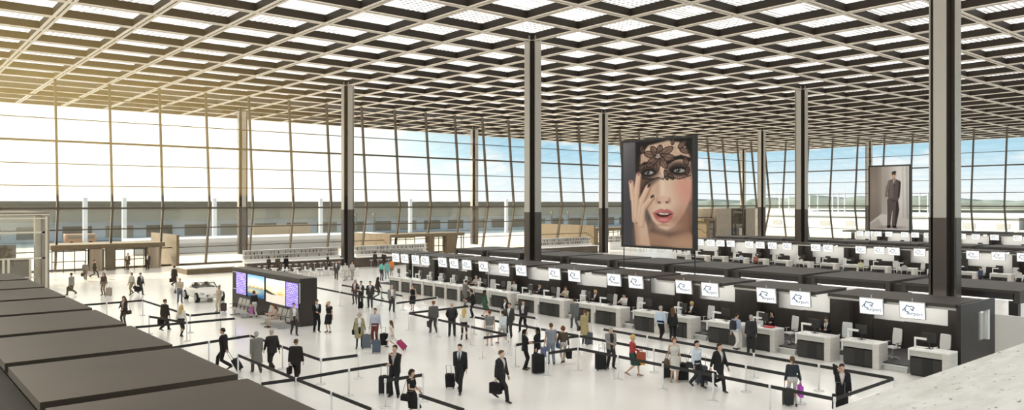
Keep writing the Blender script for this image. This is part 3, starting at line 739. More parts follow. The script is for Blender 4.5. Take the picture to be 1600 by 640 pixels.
S2 = island(8*S, U_END0-2*S, NB+2, 'second', False)
S3 = island(16*S, U_END0-3*S, NB+3, 'third', False)
# signs -------------------------------------------------------------
sign0 = make_sign(); used = [False]
def put_sign(x, u, label, group):
    if not used[0]: o = sign0; used[0] = True; o.location = (x,u,2.47); o['label'] = label; o['group'] = group
    else: o = dup(sign0, (x,u,2.47), None, label, group)
    o.rotation_euler = (0, math.radians(-6), math.radians(3))
SIGN_U1 = [-31.26,-29.53,-26.16,-24.37,-21.08,-19.39,-16.01,-14.34,-11.02,-9.22,-5.95,-4.13,-1.83,.15,1.75,3.25,5.61,6.99,8.61,9.99]
for i, u in enumerate(SIGN_U1): put_sign(-6.32, u, f'white airport logo screen hanging over the first check-in island, {ORD[i]} from its gallery end', 'logo screens of the first check-in island')
SIGN2 = [1600,1560,1520,1492,1437,1397,1374,1345,1294,1275,1230,1207,1188,1171,1142,1126,1111,1094]
SIGN3 = [1650,1590,1554,1525,1503,1450,1430,1414,1389,1372,1357,1344]
for i, px in enumerate(SIGN2): put_sign(8*S-6.32, atx(px, 8*S-6.32), f'white airport logo screen hanging over the second check-in island, {ORD[i]} from its gallery end', 'logo screens of the second check-in island')
for i, px in enumerate(SIGN3): put_sign(16*S-6.32, atx(px, 16*S-6.32), f'white airport logo screen hanging over the third check-in island, {ORD[i]} from its gallery end', 'logo screens of the third check-in island')
# desks -------------------------------------------------------------
desk0, mon0, rdr0, chr0, cnv0 = make_desk(), make_monitor(), make_reader(), make_chair(), make_conveyor()
flag = {}
def place(proto, loc, label, group, rz=0.0, sy=None):
    if proto.name not in flag: o = proto; flag[proto.name] = 1; o.location = loc; o.rotation_euler = (0,0,rz)
    else: o = dup(proto, loc, rz)
    o['label'] = label; o['group'] = group
    if sy: o.scale = (1, sy, 1)
    return o
DX = -7.28                       # desk centre line of the first island, fronts at -7.65
# desk front edges met in the picture: (left edge, right edge incl. pedestal)
DESKS1 = [(1419,1484),(1315,1374),(1243,1298),(1168,1211),(1104,1160),(1046,1080),(989,1030),(929,970),(899,929),(841,882),(808,841),(766,798),(740,765),(718,741),(697,719),(679,698),(661,680),(643,662),(626,644),(608,627)]
NOMON = set()
for i, (l, r) in enumerate(DESKS1):
    ul, ur = atx(l, -7.66), atx(r, -7.66); u = (ul+ur)/2; w = abs(ul-ur); n = ORD[i]
    place(desk0, (DX, u, 0), f'charcoal and white check-in desk in the front row, {n} from the gallery end', 'check-in desks of the first island', 0, w/1.75)
    place(mon0, (DX+.12, u+.10*w, 1.10), f'black monitor standing on the {n} front check-in desk from the gallery end', 'monitors of the first island', math.radians(-12))
    place(rdr0, (DX-.1, u+.40*w, 1.10), f'white angled document reader on the {n} front check-in desk from the gallery end', 'document readers of the first island')
    place(chr0, (DX+1.15, u-(.42*w if i else -.1), .26), f'white high-backed office chair behind the {n} front check-in desk from the gallery end', 'chairs of the first island', math.radians(random.uniform(-25, 20)))
gaps = [(1374,1418),(1211,1242),(1080,1103),(970,988),(882,898),(798,807)]
for i, (l, r) in enumerate(gaps):
    ul, ur = atx(l, -7.5), atx(r, -7.5)
    place(cnv0, (-6.75, (ul+ur)/2, 0), f'low baggage belt with a white base between front desks, {ORD[i]} from the gallery end', 'baggage belts of the first island', 0, abs(ul-ur)*.94/2.2)
k = 0
for b in range(NB+2):
    for t in (.13, .66):
        u = U_END0-2*S+(b+t)*S; x = 8*S; n = ORD[k]; k += 1
        if atx(1700, x-7.3) > u: continue
        place(desk0, (x+DX, u, 0), f'check-in desk of the second island, {n} from its gallery end', 'check-in desks of the second island')
        place(mon0, (x+DX+.1, u+.2, 1.10), f'black monitor on the {n} desk of the second island from its gallery end', 'monitors of the second island', math.radians(-12))
        place(rdr0, (x+DX-.1, u+.66, 1.10), f'white document reader on the {n} desk of the second island from its gallery end', 'document readers of the second island')
        place(chr0, (x+DX+1.15, u-.7, .26), f'white office chair behind the {n} desk of the second island from its gallery end', 'chairs of the second island', math.radians(random.uniform(-30, 30)))
k = 0
for b in range(NB+3):
    for t in (.13, .66):
        u = U_END0-3*S+(b+t)*S; x = 16*S; n = ORD[k]; k += 1
        if atx(1700, x-7.3) > u: continue
        place(desk0, (x+DX, u, 0), f'check-in desk of the third island, {n} from its gallery end', 'check-in desks of the third island')
        place(mon0, (x+DX+.1, u+.2, 1.10), f'black monitor on the {n} desk of the third island from its gallery end', 'monitors of the third island', math.radians(-12))
# ------------------------------------------------------------------ the near island's roof panels, low in the foreground
M_near = noisy(mat('near_canopy', (.062,.045,.031), .55, 0, .3), .5, .10)
proto = None
for k in range(8):
    t = thing('island_canopy', f'flat brown roof panel of the near check-in island below the gallery, {ORD[k]} from the gallery', 'canopy', (-33.5, -32.2+k*S, 2.95), 0, 'roof panels of the near check-in island')
    if proto is None:
        slab(-4.05, 0, 0, S-GAP, -.20, 0).build('roof_slab', M_near, t)
        slab(-3.85, -1.1, .06, S-GAP-.06, -.62, -.20).build('box_beam', M_dark, t); slab(-2.6, -2.3, .5, .8, -2.95, -.62).build('post', M_dark, t)
        proto = t
    else:
        for ch in proto.children:
            c = ch.copy(); COL.objects.link(c); c.parent = t
mb = MB(); mb.box((-38.2,-34,0), (-37.9,7.5,2.30)); tag(mb.build('back_partition', M_dark), 'dark partition closing the back of the near check-in island', 'partition wall')
mb = MB(); mb.box((-37.9,-34,0), (-34.6,-33.85,2.2)); tag(mb.build('end_partition', M_dark), 'dark end panel of the near check-in island below the gallery', 'partition wall')
# white half-height wall beyond the first island's end
mb = MB(); mb.box((-.95,-47,0), (-.75,-30.5,1.95)); tag(mb.build('low_white_wall', M_offw), 'plain white half-height wall beside the end of the first check-in island', 'low wall')

mb = MB(); mb.box((-46,-34,2.30), (-37.45,7.5,2.55)); tag(mb.build('island_canopy', mat('dark_roof_and_gap', (.030,.024,.020), .9, 0, .1)), 'dark rear roof of the near check-in island at the lower left corner', 'canopy')  # roof widened so its dark colour stands in for the shaded gap
# ------------------------------------------------------------------ printed pictures (vertex-coloured sheets)
def srgb(c): 
    c = np.clip(c, 0, 1); return np.where(c <= .04045, c/12.92, ((c+.055)/1.055)**2.4)
def sheet(name, img, P0, EU, EV, m, parent):
    """img[h][w] rgb (sRGB 0..1), row 0 at the top; P0 bottom-left corner, EU/EV edge vectors"""
    h, w, _ = img.shape; lin = srgb(img[::-1]); P0, EU, EV = (np.array(q, float) for q in (P0, EU, EV))
    a = np.linspace(0, 1, w); b = np.linspace(0, 1, h); A, Bv = np.meshgrid(a, b)
    co = P0+A[..., None]*EU+Bv[..., None]*EV
    idx = np.arange(h*w).reshape(h, w); q = np.stack([idx[:-1,:-1], idx[:-1,1:], idx[1:,1:], idx[1:,:-1]], -1).reshape(-1, 4)
    me = bpy.data.meshes.new(name); me.from_pydata(co.reshape(-1, 3).tolist(), [], q.tolist())
    ca = me.color_attributes.new('print', 'FLOAT_COLOR', 'POINT')
    ca.data.foreach_set('color', np.concatenate([lin.reshape(-1, 3), np.ones((h*w, 1))], 1).astype('f').ravel())
    me.materials.append(m); o = bpy.data.objects.new(name, me); COL.objects.link(o); o.parent = parent; return o
class Pic:
    def __init__(s, w, h, x1, y1):
        s.X, s.Y = np.meshgrid(np.linspace(0, x1, w), np.linspace(0, y1, h)); s.I = np.zeros((h, w, 3))
    def sm(s, d, soft): return np.clip(.5-d/soft, 0, 1)**2*(3-2*np.clip(.5-d/soft, 0, 1))
    def put(s, mask, col, op=1.0):
        m = (mask*op)[..., None]; s.I = s.I*(1-m)+np.array(col, float)/255*m
    def ellipse(s, cx, cy, rx, ry, col, soft=3, op=1, rot=0):
        t = math.radians(rot); dx, dy = s.X-cx, s.Y-cy; u, v = dx*math.cos(t)+dy*math.sin(t), -dx*math.sin(t)+dy*math.cos(t)
        d = (np.sqrt((u/rx)**2+(v/ry)**2)-1)*min(rx, ry); m = s.sm(d, soft); s.put(m, col, op); return m
    def seg(s, a, b, ra, rb, col, soft=2, op=1):
        (ax, ay), (bx, by) = a, b; vx, vy = bx-ax, by-ay; L = vx*vx+vy*vy+1e-9
        t = np.clip(((s.X-ax)*vx+(s.Y-ay)*vy)/L, 0, 1); d = np.hypot(s.X-ax-t*vx, s.Y-ay-t*vy)-(ra+(rb-ra)*t); s.put(s.sm(d, soft), col, op)
    def line(s, pts, w, col, soft=1.5, op=1):
        for a, b in zip(pts, pts[1:]): s.seg(a, b, w, w, col, soft, op)
    def poly(s, pts, col, soft=2, op=1):
        ins = np.zeros_like(s.X, bool); d = np.full_like(s.X, 1e9); n = len(pts)
        for i in range(n):
            (ax, ay), (bx, by) = pts[i], pts[(i+1) % n]; vx, vy = bx-ax, by-ay
            t = np.clip(((s.X-ax)*vx+(s.Y-ay)*vy)/(vx*vx+vy*vy+1e-9), 0, 1); d = np.minimum(d, np.hypot(s.X-ax-t*vx, s.Y-ay-t*vy))
            c = ((ay > s.Y) != (by > s.Y)) & (s.X < (bx-ax)*(s.Y-ay)/(by-ay+1e-9)+ax); ins ^= c
        m = s.sm(np.where(ins, -d, d), soft); s.put(m, col, op); return m
def portrait():
    p = Pic(190, 270, 362, 530); X, Y = p.X, p.Y; rng = np.random.RandomState(3)
    p.I[:] = np.array([92,90,97])/255
    p.put(np.clip(1-(X-10)/130, 0, 1)*np.clip(1-Y/460, 0, 1), (142,139,146), .75)
    p.ellipse(80, 330, 120, 260, (58,57,66), 160, .6)
    p.ellipse(330, 470, 190, 130, (40,32,32), 120, .9)
    p.poly([(70,0),(362,0),(362,330),(300,300),(110,300),(70,150)], (22,17,18), 16)                     # veil and hair
    p.poly([(150,400),(330,400),(362,470),(362,530),(120,530),(140,470)], (178,140,118), 26)             # neck and shoulder
    p.poly([(150,395),(330,330),(362,400),(362,445),(250,478),(150,455)], (86,62,54), 34, .85)
    p.ellipse(338, 520, 90, 45, (205,168,142), 50, .8)
    face = p.poly([(98,70),(140,22),(240,5),(318,22),(350,90),(358,200),(352,290),(322,362),(276,424),(238,446),(200,436),(160,400),(128,330),(104,240),(94,150)], (232,200,178), 14)
    p.ellipse(330, 300, 70, 150, (196,150,128), 110, .55); p.ellipse(322, 250, 44, 60, (226,160,146), 70, .75)
    p.ellipse(120, 250, 40, 130, (188,140,118), 70, .6); p.ellipse(230, 330, 66, 110, (243,217,198), 90, .55)
    p.ellipse(236, 428, 60, 22, (240,208,188), 40, .6); p.ellipse(238, 392, 44, 14, (170,120,104), 26, .45)
    p.ellipse(300, 400, 50, 60, (180,132,112), 70, .55)
    # nose
    p.ellipse(212, 230, 12, 80, (248,226,210), 26, .7); p.ellipse(186, 240, 12, 60, (196,152,132), 30, .5)
    p.ellipse(211, 296, 30, 20, (226,186,166), 18, .7); p.ellipse(196, 310, 8, 5, (92,48,42), 6, .9, 10); p.ellipse(236, 309, 8, 5, (92,48,42), 6, .9, -10)
    p.ellipse(248, 300, 8, 14, (180,128,112), 12, .6); p.ellipse(184, 300, 7, 13, (190,140,122), 12, .5)
    # mouth, parted
    p.poly([(162,362),(190,346),(208,341),(222,347),(236,342),(254,349),(270,362),(262,385),(242,408),(218,414),(192,406),(172,384)], (198,112,112), 7)
    p.poly([(176,366),(206,360),(222,363),(238,360),(262,366),(238,380),(215,383),(192,379)], (70,22,26), 5)
    p.poly([(190,364),(206,361),(222,364),(238,362),(250,366),(236,371),(206,371)], (236,226,220), 3)
    p.ellipse(216, 396, 30, 8, (232,160,156), 9, .8); p.ellipse(196, 354, 20, 5, (222,146,142), 6, .7, -14)
    p.ellipse(217, 421, 30, 6, (184,130,112), 10, .6)
    # eyes
    for ex, ey, s, r in ((140,158,1.0,-4),(294,153,1.12,5)):
        p.ellipse(ex, ey-4, 50*s, 32*s, (52,38,38), 30, .88, r); p.ellipse(ex, ey+2, 42*s, 18*s, (22,16,18), 14, .9, r)
        p.ellipse(ex+3, ey+2, 25*s, 9*s, (206,200,200), 5, .9, r); p.ellipse(ex-3, ey+1, 10*s, 9*s, (64,58,62), 3, 1); p.ellipse(ex-3, ey+1, 5*s, 5*s, (10,8,10), 2, 1); p.ellipse(ex-6, ey-2, 2.2, 2.2, (250,250,250), 1.5, 1)
        p.line([(ex-32*s, ey+4),(ex-10, ey-9*s),(ex+14, ey-9*s),(ex+34*s, ey)], 3.2, (12,9,10), 3)
    p.line([(92,128),(118,112),(150,112),(182,124)], 6, (30,22,22), 9); p.line([(240,116),(270,96),(306,90),(346,104)], 9, (26,19,20), 10)
    # lace: mesh, leaves, flower
    reg = np.clip((X-78)/20, 0, 1)*np.clip((200-(Y-abs(X-225)*-.12))/30, 0, 1)
    band = np.clip((152+.0*X-Y)/40, 0, 1)
    net = ((np.sin((X+Y)*.78)*np.sin((X-Y)*.78)) > .42)
    p.put(reg*band*net, (36,26,26), .55)
    def petal(cx, cy, ang, L, w):
        t = math.radians(ang); ex, ey = cx+L*math.cos(t), cy+L*math.sin(t); mx, my = (cx+ex)/2, (cy+ey)/2
        p.ellipse(mx, my, L*.52, w, (108,82,74), 3, .75, ang)
        k = 14; pts = [(mx+L*.52*math.cos(q)*math.cos(t)-w*math.sin(q)*math.sin(t), my+L*.52*math.cos(q)*math.sin(t)+w*math.sin(q)*math.cos(t)) for q in [2*math.pi*i/k for i in range(k+1)]]
        p.line(pts, 2.0, (24,16,17), 2.2); p.line([(cx,cy),(ex,ey)], 1.1, (40,28,28), 1.6)
    for ang, L, w in ((-165,74,17),(-125,60,16),(-75,56,15),(-28,84,18),(10,86,18),(52,76,17),(98,78,16),(140,76,18)): petal(190, 80, ang, L, w)
    p.ellipse(190, 80, 17, 17, (52,36,36), 3, .95)
    for i in range(11): a = i*2.4; r = 3.6*math.sqrt(i+.5); p.ellipse(190+r*math.cos(a), 80+r*math.sin(a), 2.6, 2.6, (238,224,210), 1.6)
    for c, a, L, w in (((292,46),-40,52,12),((300,52),20,48,12),((322,90),70,44,12),((262,28),-80,34,9),((120,120),150,40,11),((112,60),-110,40,12),((338,140),100,40,10),((226,150),75,50,10),((240,170),40,40,9)): petal(c[0], c[1], a, L, w)
    p.line([(78,150),(110,186),(150,196),(190,186),(216,196),(226,180),(260,188),(300,196),(352,180)], 2.4, (20,14,15), 4, .8)
    for t in range(30): x = 86+t*9; p.line([(x,150+28*math.sin(t)),(x+5,196+6*math.cos(t*1.7))], .9, (24,17,18), 2, .6)
    p.poly([(92,170),(150,186),(200,190),(150,230),(110,262),(98,300),(90,240)], (40,29,29), 26, .6)
    for t in range(9): p.line([(98,190+t*11),(188-t*8,190+t*2)], 1.0, (20,14,15), 2, .7)
    # hand
    sk, sh = (226,190,166), (168,126,106)
    p.poly([(62,410),(112,372),(134,430),(150,530),(72,530)], sk, 12); p.ellipse(74, 470, 18, 70, sh, 30, .5)
    for pts, r in (([(44,205),(56,290),(66,400)],13),([(86,170),(74,260),(72,390)],13.5),([(136,232),(102,300),(86,400)],13),([(156,284),(112,334),(98,420)],12.5)):
        for a, b in zip(pts, pts[1:]): p.seg((a[0]+5,a[1]+4), (b[0]+5,b[1]+4), r, r+3, sh, 6, .8)
        for a, b in zip(pts, pts[1:]): p.seg(a, b, r-1.5, r+2, sk, 6)
        for a, b in zip(pts, pts[1:]): p.seg((a[0]-4,a[1]), (b[0]-4,b[1]), r*.35, r*.4, (244,216,196), 9, .7)
    p.ellipse(43, 200, 6, 11, (150,100,96), 3, .9, -6); p.ellipse(87, 164, 6, 11, (160,108,104), 3, .9, 5); p.ellipse(142, 226, 6, 12, (50,32,34), 3, .9, 32); p.ellipse(160, 280, 6, 12, (50,32,34), 3, .9, 48)
    p.ellipse(112, 440, 30, 50, (238,206,184), 40, .5)
    return p.I
def standing_man():
    p = Pic(120, 186, 313, 483); X, Y = p.X, p.Y
    p.I[:] = np.array([206,200,196])/255
    p.poly([(0,0),(96,0),(96,360),(0,430)], (136,124,116), 4); p.put(np.clip(1-np.abs(X-30)/60, 0, 1)*np.clip(1-np.abs(Y-180)/220, 0, 1), (170,158,148), .7)
    p.ellipse(110, 150, 40, 250, (176,166,160), 60, .8); p.ellipse(250, 120, 60, 260, (244,242,242), 80, .8)
    p.line([(262,0),(270,480)], 3, (176,170,168), 14, .6); p.line([(292,0),(300,480)], 4, (158,152,150), 20, .6)
    p.poly([(0,430),(96,360),(313,400),(313,483),(0,483)], (222,216,214), 8); p.poly([(0,440),(70,398),(120,483),(0,483)], (168,158,152), 30, .6)
    p.ellipse(180, 462, 90, 10, (120,110,108), 20, .6)
    su, sl, dk = (100,88,88), (132,118,116), (60,50,52)
    p.poly([(140,250),(196,252),(180,340),(166,440),(140,452),(142,350)], su, 4); p.poly([(180,250),(226,250),(236,330),(222,400),(210,462),(180,452),(190,360)], dk, 4); p.poly([(170,270),(212,262),(206,360),(200,456),(176,452),(184,350)], su, 4)
    p.poly([(136,452),(166,440),(170,466),(142,470)], (30,25,26), 3); p.poly([(178,450),(206,450),(220,470),(184,466)], (26,22,23), 3)
    p.poly([(150,108),(180,98),(206,98),(236,108),(246,150),(240,230),(226,262),(190,258),(146,252),(148,190)], su, 4); p.poly([(160,112),(188,104),(188,240),(158,240)], sl, 14, .7)
    p.poly([(150,108),(164,112),(152,170),(142,214),(156,240),(138,246),(122,226),(132,160)], sl, 4); p.poly([(232,108),(248,120),(244,180),(234,236),(222,236),(230,160)], dk, 5)
    p.ellipse(140, 238, 9, 8, (206,170,150), 4)
    p.poly([(184,98),(206,98),(200,130),(194,150)], (214,206,204), 3); p.poly([(193,100),(199,100),(199,150),(194,156)], (40,34,36), 2)
    p.poly([(184,80),(206,80),(206,104),(184,104)], (186,146,126), 4); p.ellipse(194, 64, 17, 24, (214,178,158), 4); p.ellipse(194, 48, 16.5, 9, (52,42,40), 6); p.ellipse(201, 42, 9, 6, (52,42,40), 5); p.ellipse(181, 54, 4, 8, (52,42,40), 4); p.line([(182,62),(207,61)], 3.2, (24,20,22), 3)
    return p.I
M_print = vcol_mat('printed_poster', .45, .0)
def poster(label, x, ya, yb, z0, z1, img, nm):
    t = thing('portrait_poster', label, 'poster', (x, ya, 0))
    L = ya-yb; mb = MB(); w = .14
    mb.box((-.04,-L,z0), (.30,0,z1), 0); mb.box((-.07,-L-w,z1), (.32,w,z1+w)); mb.box((-.07,-L-w,z0-w), (.32,w,z0)); mb.box((-.07,-L-w,z0), (.32,-L,z1)); mb.box((-.07,0,z0), (.32,w,z1))
    mb.build('frame', M_black, t)
    sheet('picture', img, (-.045, -.0, z0), (0, -L, 0), (0, 0, z1-z0), M_print, t)
    for y in (.05, -L-.05):
        mb = MB(); mb.tube([(.12,y,0),(.12,y,z0)], .035, 8); mb.build('support_pole', M_black, t)
    return t
yl, yr = atx(974, 0.0), atx(1083, 0.0)
poster('tall portrait poster of a woman with a black lace veil', 0.0, yl, yr, 4.12, 11.15, portrait(), 0)
yl, yr = atx(1359.5, 8*S), atx(1421, 8*S)
poster('tall poster of a standing man in a grey suit and sunglasses', 8*S, yl, yr, 4.25, 10.75, standing_man(), 1)
# ------------------------------------------------------------------ display board with departure screens
bx = -21.35; by0, by1 = atx(363, bx), atx(468.5, bx); L = by0-by1
t = thing('display_board', 'big bronze freestanding board with departure screens and landscape pictures', 'display board', (bx, by0, 0))
mb = MB(); mb.box((0,-L,0), (1.05,0,2.72)); mb.build('board_body', noisy(mat('board_bronze', (.036,.026,.019), .45, .1), 1, .15), t, False, .01)
def scr_mat():
    m = bpy.data.materials.new('departure_screen'); m.use_nodes = True; nt = m.node_tree; N = nt.nodes.new; Lk = nt.links.new; b = nt.nodes['Principled BSDF']
    tc = N('ShaderNodeTexCoord'); mp = N('ShaderNodeMapping'); mp.inputs['Rotation'].default_value = (0, math.radians(90), math.radians(90)); Lk(tc.outputs['Object'], mp.inputs[0])
    s = N('ShaderNodeSeparateXYZ'); Lk(tc.outputs['Object'], s.inputs[0]); c = N('ShaderNodeCombineXYZ'); Lk(s.outputs['Y'], c.inputs[0]); Lk(s.outputs['Z'], c.inputs[1])
    br = N('ShaderNodeTexBrick'); Lk(c.outputs[0], br.inputs['Vector']); br.inputs['Scale'].default_value = 1; br.inputs['Brick Width'].default_value = .27; br.inputs['Row Height'].default_value = .105
    br.inputs['Mortar Size'].default_value = .022; br.inputs['Color1'].default_value = (.60,.52,.95,1); br.inputs['Color2'].default_value = (.32,.24,.80,1); br.inputs['Mortar'].default_value = (.10,.06,.32,1)
    Lk(br.outputs['Color'], b.inputs['Emission Color']); b.inputs['Emission Strength'].default_value = .75; Lk(br.outputs['Color'], b.inputs['Base Color']); return m
M_dep = scr_mat()
def board_y(px): return atx(px, bx)-by0
for (l, r, z0, z1) in ((370.5,386.5,1.10,2.48),(448.5,468,1.02,2.44)):
    mb = MB(); mb.box((-.07, board_y(l), z0-.08), (-.0, board_y(r), z1+.03)); f = mb.build('departure_screen', M_black, t)
    mb = MB(); mb.box((-.078, board_y(l)-.04, z0), (-.07, board_y(r)+.04, z1)); mb.build('display', M_dep, f)
def landscape(kind):
    p = Pic(70, 44, 140, 88); X, Y = p.X, p.Y
    top, hor = np.array([120,175,220])/255, np.array([255,240,200])/255; k = np.clip(Y/44, 0, 1)[..., None]
    p.I = top*(1-k)+hor*k
    if kind == 0:
        p.put(np.clip((Y-50)/2, 0, 1), (110,150,175)); p.put(np.clip((Y-58)/30, 0, 1), (30,80,130)); p.ellipse(45, 66, 60, 9, (236,200,120), 14, .7)
        for i in range(16): p.poly([(i*9, 50-6*abs(math.sin(i*2.3))),(i*9+8, 50-6*abs(math.sin(i*2.3))),(i*9+8,52),(i*9,52)], (190,140,70), 2)
        p.ellipse(60, 22, 40, 9, (255,250,240), 14, .7)
    else:
        p.I = np.array([214,224,232])/255*(1-k)+np.array([255,226,170])/255*k
        p.put(np.clip((Y-52)/3, 0, 1), (206,196,182)); p.poly([(0,42),(40,50),(78,56),(40,58),(0,54)], (40,34,28), 3); p.ellipse(100, 50, 30, 5, (206,150,80), 8, .8); p.ellipse(70, 40, 18, 10, (255,246,214), 18, .9)
    return p.I
M_land = vcol_mat('landscape_screen', .3, .55)
for i, (l, r, z0, z1) in enumerate(((387.8,414.5,1.08,2.50),(416.5,447.3,.98,2.46))):
    mb = MB(); mb.box((-.05, board_y(l), z0), (0, board_y(r), z1)); f = mb.build('picture_screen', M_black, t)
    y0, y1 = board_y(l)-.03, board_y(r)+.03; sheet('landscape', landscape(i), (-.056, y0, z0+.03), (0, y1-y0, 0), (0, 0, z1-z0-.06), M_land, f)
for l, r in ((364.3,369.5),(469.2,475)):
    y0 = board_y(l); y1 = y0-(.62 if l < 400 else .0) if l < 400 else -L+.02
    if l > 400: y0, y1 = board_y(463.9)-.42, -L+.06
    mb = MB()
    for a, b in (((-.02,y0,1.35),(-.02,y1,1.35)),((-.02,y0,2.45),(-.02,y1,2.45)),((-.02,y0,1.35),(-.02,y0,2.45))): mb.bar(a, b, .035)
    mb.build('pale_outline', M_white, t)
# waiting seats in front of the board
M_seat = mat('seat_grey', (.46,.43,.39), .5)
def seat_row(label, l, r, n, xoff):
    ya, yb = atx(l, bx-xoff), atx(r, bx-xoff); W = ya-yb; t = thing('seat_row', label, 'bench', (bx-xoff, (ya+yb)/2, 0)); d = W/n
    for i in range(n):
        y = -W/2+d*(i+.5)
        mb = MB(); mb.add([(-.26,y-d*.44,.44),(.24,y-d*.44,.40),(.24,y+d*.44,.40),(-.26,y+d*.44,.44),(-.26,y-d*.44,.47),(.24,y-d*.44,.43),(.24,y+d*.44,.43),(-.26,y+d*.44,.47)], [(0,3,2,1),(4,5,6,7),(0,1,5,4),(1,2,6,5),(2,3,7,6),(3,0,4,7)]); mb.build('seat', M_seat, t, False, .012)
        mb = MB(); mb.add([(.24,y-d*.42,.44),(.27,y-d*.42,.44),(.27,y+d*.42,.44),(.24,y+d*.42,.44),(.40,y-d*.40,1.02),(.43,y-d*.40,1.02),(.43,y+d*.40,1.02),(.40,y+d*.40,1.02)], [(0,3,2,1),(4,5,6,7),(0,1,5,4),(1,2,6,5),(2,3,7,6),(3,0,4,7)]); mb.build('backrest', M_seat, t, False, .012)
    for i in range(n+1):
        y = -W/2+d*i; mb = MB(); mb.bar((-.22,y,.66), (.26,y,.66), .05, .03); mb.bar((-.0,y,.40), (-.0,y,.66), .04, .03); mb.build('armrest', M_black, t)
    mb = MB(); mb.bar((0,-W/2,.36), (0,W/2,.36), .07); mb.build('beam', M_steel, t)
    for y in (-W*.38, W*.38):
        mb = MB(); mb.bar((0,y,.36), (0,y,.04), .05); mb.bar((-.30,y,.03), (.30,y,.03), .05, .05); mb.build('leg', M_steel, t)
seat_row('row of grey waiting seats under the left half of the display board, nearest the car', 364, 387, 4, 1.0)
seat_row('row of grey waiting seats under the right half of the display board', 411, 446, 5, 1.0)
# ------------------------------------------------------------------ white convertible on show
def make_car():
    pr, pf = at(302, 465), at(327, 473); d = (pf-pr); d.z = 0; d.normalize()
    c = at(329, 471)-d*1.6
    t = thing('convertible_car', 'open white two-seat sports car on show beside the display board', 'car', (c.x, c.y, 0), math.atan2(d.y, d.x))   # nose at +x
    Wh = .93; paint = mat('car_paint', (.78,.76,.70), .2, .0, .6)
    sec = [(-2.15,.60,.50,.72),(-2.05,.72,.36,.86),(-1.75,.86,.26,.93),(-1.3,.92,.20,.96),(-.75,.93,.18,.94),(-.2,.93,.18,.92),(.45,.93,.18,.92),(.9,.92,.18,.90),(1.35,.91,.20,.84),(1.75,.86,.24,.74),(2.05,.74,.30,.62),(2.18,.56,.38,.52)]
    rings = []
    for x, w, zb, zt in sec:
        m = (zb+zt)/2
        rings.append([(x, w*.70, zb), (x, w, zb+.10), (x, w*1.0, m+.02), (x, w*.95, zt-.06), (x, w*.80, zt), (x, w*.30, zt+.035), (x, -w*.30, zt+.035), (x, -w*.80, zt), (x, -w*.95, zt-.06), (x, -w, m+.02), (x, -w, zb+.10), (x, -w*.70, zb)])
    mb = MB(); mb.loft(rings); b = mb.build('body', paint, t, True); sb = b.modifiers.new('s', 'SUBSURF'); sb.levels = 1; sb.render_levels = 2
    mb = MB(); mb.box((-.95,-.70,.90), (.42,.70,.985)); mb.build('cockpit', mat('cockpit_dark', (.03,.025,.022), .6), t, False, .03)
    for sy in (-1, 1):
        mb = MB(); mb.box((-.72,sy*.36-.24,.86), (-.52,sy*.36+.24,1.10)); mb.box((-.70,sy*.36-.12,1.10), (-.58,sy*.36+.12,1.24)); mb.build('seat', mat('car_leather', (.16,.10,.07), .5), t, False, .04)
        mb = MB(); mb.tube([(-.82,sy*.36-.22,.95),(-.86,sy*.36-.20,1.16),(-.86,sy*.36+.20,1.16),(-.82,sy*.36+.22,.95)], .03, 8); mb.build('roll_hoop', M_steel, t, True)
        mb = MB(); mb.ell((.42,sy*1.02,1.0), (.07,.11,.07), 10); mb.bar((.40,sy*.88,.94), (.42,sy*1.0,.98), .04); mb.build('door_mirror', paint, t, True)
        mb = MB(); mb.ell((1.86,sy*.66,.66), (.24,.15,.075), 12); mb.build('headlight', mat('lamp_glass', (.55,.55,.55), .1, .6), t, True)
        mb = MB(); mb.box((-2.16,sy*.52-.16,.68), (-2.05,sy*.52+.16,.78)); mb.build('tail_light', mat('tail_red', (.30,.02,.02), .3), t, False, .02)
        for x in (-1.28, 1.38):
            w = MB(); w.tube([(x, sy*.74, .33), (x, sy*.97, .33)], [.345,.345], 28); wo = w.build('wheel', mat('tyre', (.015,.014,.013), .8), t, True)
            r = MB(); r.tube([(x, sy*.96, .33), (x, sy*.985, .33)], [.225,.205], 24)
            for k in range(7):
                a = 2*math.pi*k/7; r.bar((x, sy*.99, .33), (x+.23*math.cos(a), sy*.985, .33+.23*math.sin(a)), .05, .03)
            r.build('alloy_rim', mat('alloy', (.62,.60,.56), .3, .7), wo)
    mb = MB()
    for a, q in (((.78,-.70,.92),(.42,-.60,1.27)),((.42,-.60,1.27),(.42,.60,1.27)),((.42,.60,1.27),(.78,.70,.92))): mb.bar(a, q, .05)
    mb.build('windscreen_frame', M_black, t)
    mb = MB(); mb.add([(.78,-.70,.92),(.78,.70,.92),(.42,.60,1.27),(.42,-.60,1.27)], [(0,1,2,3)]); mb.build('windscreen', glass_mat('car_glass', (.75,.77,.75), .15), t)
    mb = MB(); mb.box((2.02,-.45,.40), (2.16,.45,.56)); mb.build('grille', M_black, t, False, .03)
    mb = MB(); mb.tube([(.30,.36-.16,1.03),(.30,.36,1.19),(.30,.36+.16,1.03),(.30,.36,.90),(.30,.36-.16,1.03)], .015, 8); mb.build('steering_wheel', M_black, t, True)
make_car()
# low pale podium behind the car
pa, pb = at(292, 429), at(364, 431); yy = pa.y
xa, xb = aty(292, yy), aty(366, yy)
mb = MB(); mb.box((xa,yy,0), (xb,yy+3.2,.52), 0); mb.box((xa-.05,yy-.05,.52), (xb+.05,yy+3.3,.62), 1)
tag(mb.build('display_podium', [M_wood, M_offw]), 'long low podium with a pale top standing behind the white car', 'podium')
